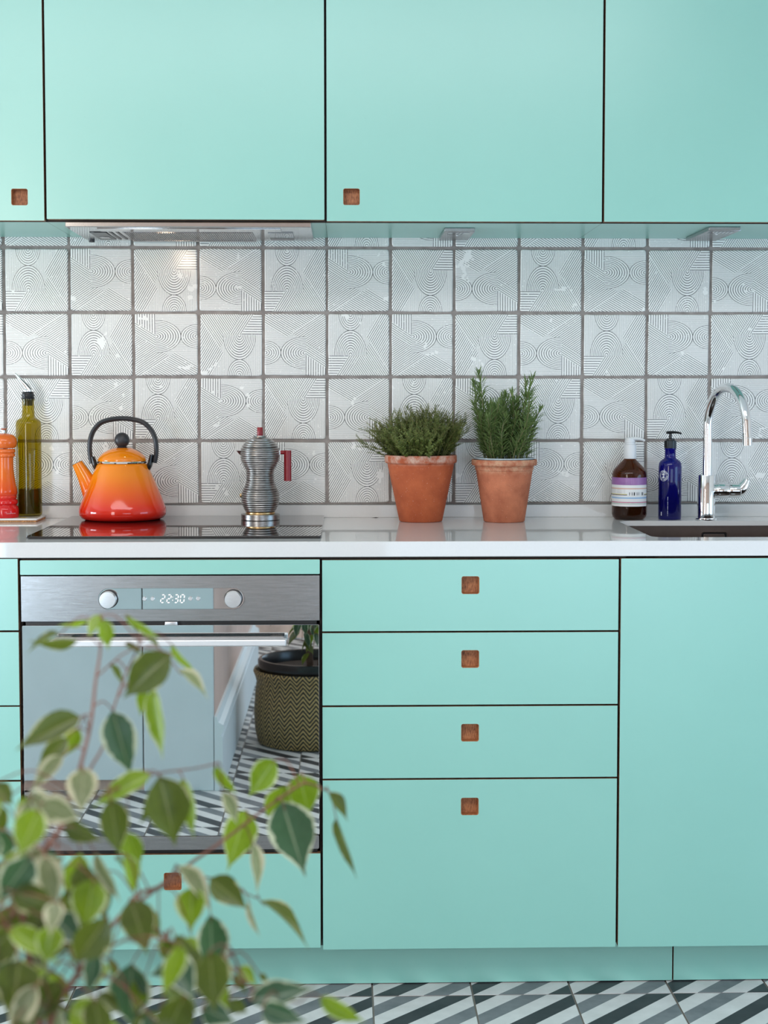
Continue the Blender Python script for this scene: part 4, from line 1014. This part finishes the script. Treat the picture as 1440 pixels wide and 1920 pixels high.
# world-space data of the fig: leaves (base mm, tip mm, width mm, normal x100, kind) and branches (mm)
LEAVES=[(450,-2566,1044,416,-2576,1045,13,15,-64,-75,0),(433,-2545,1045,408,-2542,1030,11,-53,-29,80,0),(446,-2495,1048,423,-2508,1045,10,32,-40,-86,1),(462,-2545,1059,456,-2563,1044,9,-12,-61,78,1),(470,-2585,1062,473,-2581,1039,10,39,-91,-13,1),(477,-2526,1056,505,-2539,1040,12,-59,-60,-55,1),(488,-2507,1039,502,-2518,1028,7,40,-38,83,0),(519,-2598,1039,485,-2592,1007,23,-26,-96,10,0),(477,-2527,1035,492,-2539,1028,7,25,-27,93,0),(509,-2508,1031,529,-2503,1007,11,-54,-61,-59,1),(516,-2529,1015,538,-2525,992,12,69,-41,60,2),(503,-2569,1010,511,-2585,962,19,-71,-69,11,1),(477,-2589,998,490,-2591,951,22,-1,-100,4,3),(462,-2629,1002,421,-2644,983,17,6,-84,54,0),(455,-2599,988,443,-2598,966,11,19,-97,-16,1),(449,-2609,983,430,-2623,965,12,16,-87,47,0),(450,-2630,976,430,-2640,954,11,-8,-87,49,2),(467,-2651,973,468,-2670,947,18,-2,-81,59,2),(509,-2632,963,469,-2633,941,16,-34,-66,67,1),(513,-2622,960,523,-2618,910,27,37,-93,-1,0),(526,-2593,951,534,-2601,910,15,-50,-86,8,1),(408,-2650,962,422,-2656,949,12,17,-81,56,0),(439,-2690,966,461,-2703,954,15,-31,-89,35,2),(486,-2662,955,491,-2658,915,17,39,-92,-4,0),(458,-2672,941,486,-2689,935,12,-50,-86,10,0),(490,-2614,919,499,-2615,894,14,1,-100,4,1),(437,-2651,945,429,-2654,930,10,-5,-97,22,0),(425,-2672,933,441,-2670,924,10,35,-85,40,0),(421,-2701,946,427,-2690,923,13,59,-78,-20,3),(454,-2722,939,432,-2738,929,14,51,-83,22,2),(468,-2733,938,435,-2732,912,16,-21,-95,24,2),(465,-2654,917,463,-2666,876,16,-3,-96,28,1),(478,-2674,923,495,-2681,892,13,-63,-76,-16,2),(485,-2635,908,497,-2635,886,9,87,0,49,0),(454,-2724,912,440,-2715,893,12,-5,-93,-36,0),(467,-2735,904,447,-2729,866,23,13,-97,-20,0),(502,-2686,896,514,-2698,864,20,29,-85,43,0),(446,-2755,884,443,-2771,852,23,40,-83,39,0),(480,-2678,854,480,-2688,840,12,36,-78,51,1),(484,-2658,848,489,-2676,835,8,76,-27,60,0),(456,-2707,859,454,-2700,825,12,-83,-55,-7,0),(455,-2728,847,439,-2724,828,15,-32,-94,10,0),(470,-2728,845,485,-2746,836,15,-40,-66,64,3),(483,-2699,840,499,-2708,830,9,1,-72,69,0),(535,-2660,844,508,-2654,834,11,-33,-83,46,3),(519,-2660,838,526,-2654,805,12,89,-44,10,0),(530,-2640,830,533,-2651,808,9,93,-26,25,0),(431,-2734,903,435,-2727,871,14,12,-97,-19,0),(514,-2639,851,533,-2654,843,9,-52,-80,29,1),(524,-2616,896,547,-2619,864,14,65,-55,52,2),(543,-2578,875,571,-2588,855,17,8,-84,54,0),(569,-2560,852,578,-2569,828,10,-82,-57,-9,2),(534,-2617,881,535,-2632,855,19,-11,-87,48,1),(545,-2599,856,546,-2590,802,21,30,-94,-15,3),(569,-2518,883,573,-2525,845,14,81,-56,18,2),(575,-2521,839,612,-2529,804,19,68,0,73,0),(591,-2497,908,609,-2515,855,32,21,-90,38,3),(564,-2507,904,551,-2525,863,23,29,-91,31,1),(626,-2478,910,641,-2480,887,10,56,-71,43,0),(632,-2479,890,648,-2482,842,18,-86,-44,-25,0),(603,-2457,919,611,-2459,885,24,-13,-99,5,1),(593,-2467,912,576,-2456,884,18,-8,-95,-31,1),(584,-2456,930,562,-2450,899,20,-33,-94,6,1),(545,-2554,950,561,-2550,927,10,-37,-85,-37,1),(550,-2555,931,561,-2555,906,10,51,-83,24,2),(579,-2711,840,621,-2715,849,16,-23,-64,73,3),(623,-2712,842,652,-2719,828,12,-28,-95,-13,1),(588,-2731,843,617,-2749,841,14,-48,-83,29,3),(550,-2720,839,572,-2726,831,14,-15,-95,27,3),(565,-2701,836,577,-2695,825,8,40,-91,-9,0),(569,-2661,842,582,-2674,833,8,-11,-64,76,1),(566,-2661,837,575,-2672,828,7,-2,-65,76,0),(581,-2642,830,588,-2644,824,4,14,-84,53,0),(553,-2681,838,565,-2687,824,14,-14,-94,32,1),(533,-2659,861,543,-2673,851,11,-6,-58,81,1),(520,-2658,859,527,-2651,840,11,18,-94,-30,0),(430,-2704,902,447,-2707,879,13,7,-98,17,0),(445,-2713,921,430,-2703,898,11,-2,-92,-38,2),(477,-2665,906,483,-2670,875,13,37,-90,22,0),(471,-2696,888,466,-2702,863,15,33,-93,16,0),(511,-2689,847,505,-2698,827,12,-7,-91,41,1),(424,-2732,931,432,-2728,906,15,17,-98,-12,2),(493,-2654,916,499,-2650,886,11,76,-65,6,1),(433,-2755,874,425,-2755,851,16,-12,-99,2,0),(447,-2725,889,459,-2734,866,12,-4,-93,36,2),(503,-2657,881,516,-2648,855,11,66,-75,6,0),(535,-2629,850,543,-2624,814,13,-53,-81,-25,0),(526,-2680,837,543,-2671,815,10,75,-58,31,0),(511,-2603,946,499,-2621,926,11,46,-78,43,0),(494,-2549,1006,490,-2545,984,8,-12,-98,-15,1),(466,-2528,1020,476,-2527,1002,7,79,-43,43,0),(503,-2689,856,501,-2684,812,25,-7,-99,-13,3),(451,-2715,967,477,-2717,957,16,-3,-99,14,2),(458,-2774,952,436,-2765,922,19,2,-96,-29,3),(422,-2755,863,401,-2749,846,14,-14,-98,-15,0),(559,-2761,890,561,-2754,850,20,32,-94,-16,0),(470,-2754,870,452,-2754,844,15,-20,-97,16,0),(475,-2790,930,474,-2806,915,10,3,-69,72,2),(427,-2743,957,423,-2736,930,13,37,-89,-28,3),(470,-2734,904,466,-2727,879,11,32,-90,-29,0),(531,-2697,876,554,-2711,864,11,-49,-87,10,0),(422,-2704,883,419,-2698,859,11,-2,-98,-21,3),(448,-2779,857,460,-2772,822,16,21,-97,-12,0),(519,-2683,821,501,-2701,797,21,36,-85,38,0),(454,-2698,903,436,-2697,868,14,39,-89,-23,3),(453,-2672,922,423,-2676,897,22,-12,-95,30,3),(433,-2684,893,411,-2685,869,16,10,-99,-7,0),(535,-2760,889,552,-2779,866,16,11,-73,67,3),(562,-2733,875,543,-2728,854,15,-9,-99,-12,0),(460,-2743,942,468,-2754,912,16,-3,-94,35,2),(541,-2726,850,523,-2720,812,19,7,-98,-16,0),(436,-2711,850,441,-2702,816,13,-32,-91,-28,0),(526,-2756,846,542,-2763,832,13,-13,-93,35,0),(487,-2737,926,482,-2745,897,20,-5,-96,27,1),(405,-2661,866,371,-2653,854,16,-33,-87,37,1),(440,-2741,897,415,-2757,877,18,39,-89,22,0),(465,-2738,849,465,-2730,818,11,-46,-86,-21,2),(449,-2723,935,423,-2726,928,13,-3,-90,43,1),(478,-2726,932,485,-2734,904,14,-3,-97,25,0),(432,-2720,886,428,-2737,866,16,45,-71,54,3),(450,-2697,830,471,-2698,814,13,12,-98,18,0),(450,-2689,894,428,-2694,875,20,20,-98,7,0),(464,-2745,907,483,-2754,891,16,14,-79,59,3),(412,-2711,893,416,-2725,874,9,56,-60,57,2),(520,-2744,846,530,-2755,814,13,-8,-96,28,3),(457,-2722,863,472,-2733,847,9,30,-59,75,1),(412,-2650,949,406,-2649,919,11,60,-79,-17,0),(510,-2715,834,515,-2715,810,13,40,-91,9,0),(419,-2670,905,397,-2672,900,14,-5,-90,43,2),(446,-2774,931,474,-2769,919,15,19,-98,10,0),(471,-2785,916,467,-2789,893,14,34,-94,8,1),(459,-2771,875,443,-2778,844,13,-10,-96,27,2),(445,-2779,911,476,-2788,893,13,24,-63,74,1),(503,-2783,919,480,-2772,887,19,-6,-96,-27,0),(434,-2666,854,438,-2666,814,19,4,-100,1,1),(462,-2740,891,436,-2741,898,15,16,-84,52,0),(445,-2789,990,435,-2785,971,8,-50,-86,7,1),(495,-2787,873,498,-2779,842,15,6,-97,-25,0),(531,-2670,847,528,-2671,824,14,-14,-99,5,1),(475,-2757,854,507,-2764,846,20,-16,-95,28,1),(440,-2695,966,431,-2691,943,9,-46,-89,1,1),(456,-2766,983,453,-2756,946,14,-43,-88,-20,2),(428,-2763,871,412,-2777,854,19,44,-84,31,0),(490,-2753,889,486,-2755,859,11,48,-88,-2,3),(422,-2716,970,426,-2726,949,9,-22,-89,40,0),(429,-2730,934,411,-2743,915,17,12,-87,48,0),(458,-2667,897,466,-2666,865,18,43,-90,10,0),(452,-2680,897,444,-2696,879,16,47,-75,46,1),(464,-2781,981,454,-2791,956,17,1,-94,34,1),(440,-2700,929,449,-2710,910,14,-7,-91,41,1),(543,-2782,903,532,-2775,868,13,49,-81,-33,1)]
BRANCH={'A':[(464,-2758,846),(475,-2737,865),(483,-2717,872),(491,-2696,882),(502,-2676,891),(505,-2656,891),(515,-2627,885),(523,-2607,893)],'B':[(441,-2724,908),(450,-2703,932),(457,-2682,941),(459,-2661,955),(463,-2641,971),(465,-2609,993),(465,-2588,1017),(465,-2567,1034),(464,-2546,1056)],'C':[(461,-2652,951),(467,-2621,966),(470,-2590,973),(474,-2559,996),(478,-2538,1012),(488,-2527,1035)],'D':[(502,-2676,888),(514,-2627,886),(528,-2587,887),(552,-2537,892),(576,-2497,901),(596,-2477,910),(608,-2467,914),(624,-2468,909)],'E':[(422,-2754,896),(431,-2734,896),(439,-2714,904),(453,-2704,911)],'F':[(458,-2652,951),(477,-2642,952),(496,-2622,957),(511,-2603,957),(534,-2573,953),(548,-2554,952)],'G':[(502,-2676,891),(520,-2678,871),(544,-2679,854),(568,-2690,852),(583,-2701,841),(610,-2712,838)],'H':[(505,-2656,891),(526,-2607,883),(543,-2578,875),(573,-2530,844)]}

# ================================================================ POTTED FIG IN THE FOREGROUND
PX, PY = 0.520, -2.925
t = thing('potted_fig', (PX, PY, 0.0), 'variegated weeping fig with cream-edged leaves in a zigzag woven basket, blurred in the foreground', 'houseplant')
prof = [(0.0, .0005), (0.178, .0005), (0.188, .006), (0.197, .05), (0.200, .11), (0.196, .17), (0.190, .215), (0.196, .236), (0.202, .252), (0.198, .262), (0.190, .258), (0.186, .20), (0.185, .03), (0.0, .03)]
bm = BM(); uvl = bm.loops.layers.uv.new('UVMap'); seg = 56
rings = []
for r, z in prof[1:-1]: rings.append([bm.verts.new((r * math.cos(2 * PI * i / seg), r * math.sin(2 * PI * i / seg), z)) for i in range(seg)])
acc = 0.0
for (r0, z0), (r1, z1), a, b_ in zip(prof[1:-2], prof[2:-1], rings, rings[1:]):
    d = math.hypot(r1 - r0, z1 - z0)
    for i in range(seg):
        f = bm.faces.new((a[i], a[(i + 1) % seg], b_[(i + 1) % seg], b_[i]))
        for l, (uu, vv) in zip(f.loops, ((i, acc), (i + 1, acc), (i + 1, acc + d), (i, acc + d))): l[uvl].uv = (uu / seg, vv / 0.28)
    acc += d
bm.faces.new(rings[0][::-1]); bm.faces.new(rings[-1])
part('basket', bm, 'weave', t, angle=60)
bm = BM(); lathe(bm, [(0.0, .031), (0.150, .031), (0.176, .20), (0.181, .255), (0.186, .262), (0.186, .290), (0.181, .296), (0.172, .296), (0.168, .288), (0.166, .255), (0.0, .250)], 48); part('inner_pot', bm, 'potblack', t, angle=50)
bm = BM(); lathe(bm, [(0.0, .2495), (0.166, .2495), (0.160, .258), (0.0, .268)], 32); part('soil', bm, 'soil', t)
O = Vector((PX, PY, 0))
def L_(p): return Vector(p) / 1000.0 - O
# trunk and limbs
bm = BM()
tr = smooth_path([(0.0, 0.0, .25), (-.006, .02, .36), (.004, .045, .48), (-.012, .075, .60), (-.030, .115, .72), (-.050, .150, .80)], 4)
tube(bm, tr, [0.013, 0.010, 0.007, 0.0035], 10)
tr2 = smooth_path([(0.03, 0.02, .25), (.046, .04, .40), (.030, .09, .55), (.0, .16, .70), (-.02, .21, .80)], 4)
tube(bm, tr2, [0.009, 0.006, 0.003], 8)
part('trunk', bm, 'trunk', t)
limbs = []
STARTS = {'A': tr[-1], 'B': tr[-1], 'C': None, 'D': None, 'E': tr[-1], 'F': None, 'G': None, 'H': None}
RAD = {'A': (.0022, .0009), 'B': (.0021, .0007), 'C': (.0010, .0006), 'D': (.0013, .0008), 'E': (.0016, .0010), 'F': (.0009, .0005), 'G': (.0010, .0005), 'H': (.0009, .0005)}
bmesh_of = {}; samples = []
for k_, ptsb in BRANCH.items():
    pts = [L_(p) for p in ptsb]
    if STARTS[k_] is not None: pts = [STARTS[k_]] + pts
    sp = smooth_path([tuple(p) for p in pts], 5)
    bm = BM(); tube(bm, sp, list(RAD[k_]), 7); bmesh_of[k_] = bm
    samples += [(k_, p) for p in sp[6:]]
# lower boughs, mostly below the picture, seen again in the oven glass
rnd = random.Random(21)
low = [[(.03, .05, .44), (.09, .10, .50), (.14, .12, .46), (.17, .11, .38)], [(-.004, .06, .52), (-.07, .05, .56), (-.12, .03, .50), (-.14, .02, .41)], [(.0, .16, .70), (.05, .21, .72), (.10, .22, .66), (.12, .21, .58)],
       [(-.02, .10, .66), (-.11, .12, .70), (-.17, .11, .62), (-.19, .10, .52)], [(.03, .07, .50), (.06, -.02, .56), (.08, -.10, .52), (.09, -.14, .44)], [(-.01, .07, .58), (-.02, .19, .60), (-.01, .25, .52), (0.02, .27, .42)], [(.04, .045, .40), (.10, .10, .40), (.13, .14, .35), (.145, .15, .29)],
       [(.0, .05, .50), (-.01, .12, .52), (-.02, .17, .47), (-.025, .195, .385)], [(.02, .06, .48), (.05, .13, .50), (.06, .18, .44), (.05, .205, .36)], [(.0, .04, .46), (.02, .12, .46), (.02, .18, .41), (.01, .20, .35)]]
for i, pts in enumerate(low):
    sp = smooth_path(pts, 5); k_ = 'L%d' % i; bm = BM(); tube(bm, sp, [.0022, .0007], 6); bmesh_of[k_] = bm
    samples += [(k_, p) for p in sp[3:]]
# leaf blades: pointed oval, folded along the midrib, tip drawn out; a few bends shared between alike leaves
def leaf_mesh(bend, fold, wave, mat_):
    bm = BM(); uvl = bm.loops.layers.uv.new('UVMap'); nl, nc = 9, 2
    W = [0.0, .31, .46, .5, .485, .42, .315, .175, .055, 0.008]
    grid = []
    for i in range(nl + 1):
        s = i / nl; row = []
        for j in range(-nc, nc + 1):
            e = j / nc; x = W[i] * e
            z = -bend * (s ** 1.8) + bend * s + abs(e) * W[i] * fold + wave * math.sin(s * 9 + e * 1.3) * abs(e) * .5 * (W[i] * 2)
            row.append(bm.verts.new((x, s, z)))
        grid.append(row)
    for i in range(nl):
        for j in range(2 * nc):
            f = bm.faces.new((grid[i][j], grid[i][j + 1], grid[i + 1][j + 1], grid[i + 1][j]))
            for l, (a, b_) in zip(f.loops, ((j, i), (j + 1, i), (j + 1, i + 1), (j, i + 1))): l[uvl].uv = (a / (2 * nc), b_ / nl)
    bmesh.ops.subdivide_edges(bm, edges=bm.edges[:], cuts=0)
    me = bpy.data.meshes.new('leaf'); bm.to_mesh(me); bm.free(); me.materials.append(M[mat_])
    for p in me.polygons: p.use_smooth = True
    return me
LM = {(mt, v): leaf_mesh(b_, f_, w_, 'leaf%d' % mt) for mt in range(4) for v, (b_, f_, w_) in enumerate(((.18, .18, .03), (.30, .32, .05), (-.16, .22, .04)))}
def place_leaf(B, T, width, nrm, mt, var):
    a = T - B; Ln = a.length; y = a / Ln
    z = (nrm - y * nrm.dot(y)).normalized(); x = y.cross(z)
    o = link_obj('leaf', LM[(mt, var)], t)
    m3 = Matrix((x * width, y * Ln, z * Ln * .8)).transposed()
    o.matrix_local = Matrix.Translation(B) @ m3.to_4x4()
    k_, p = min(samples, key=lambda s: (s[1] - B).length)
    if (p - B).length > .003:
        mid = (p + B) / 2 + Vector((0, 0, .012 * min(1, (p - B).length / .04)))
        tube(bmesh_of[k_], smooth_path([tuple(p), tuple(mid), tuple(B), tuple(B + a * .12)], 3), [.0006, .0005, .0004], 5)
for i, q in enumerate(LEAVES):
    place_leaf(L_(q[0:3]), L_(q[3:6]), q[6] / 1000.0 * 1.16, Vector(q[7:10]), q[10], i % 3)
ks = [s for s in samples if s[0].startswith('L')]
for i in range(125):
    k_, p = ks[rnd.randrange(len(ks))]
    a = rnd.uniform(0, 2 * PI); B = p + Vector((math.cos(a), math.sin(a), rnd.uniform(-.4, .3))) * rnd.uniform(.008, .022)
    ln = rnd.uniform(.045, .075); T = B + Vector((math.cos(a) * .55, math.sin(a) * .55, -rnd.uniform(.5, 1.1))).normalized() * ln
    place_leaf(B, T, ln * rnd.uniform(.42, .55), Vector((math.cos(a) * .8, math.sin(a) * .8, .7)) + Vector((rnd.uniform(-.5, .5), rnd.uniform(-.5, .5), 0)), rnd.choice((0, 0, 3, 3, 1)), i % 3)
for k_, bm in bmesh_of.items():
    part('branch', bm, 'bark', t)
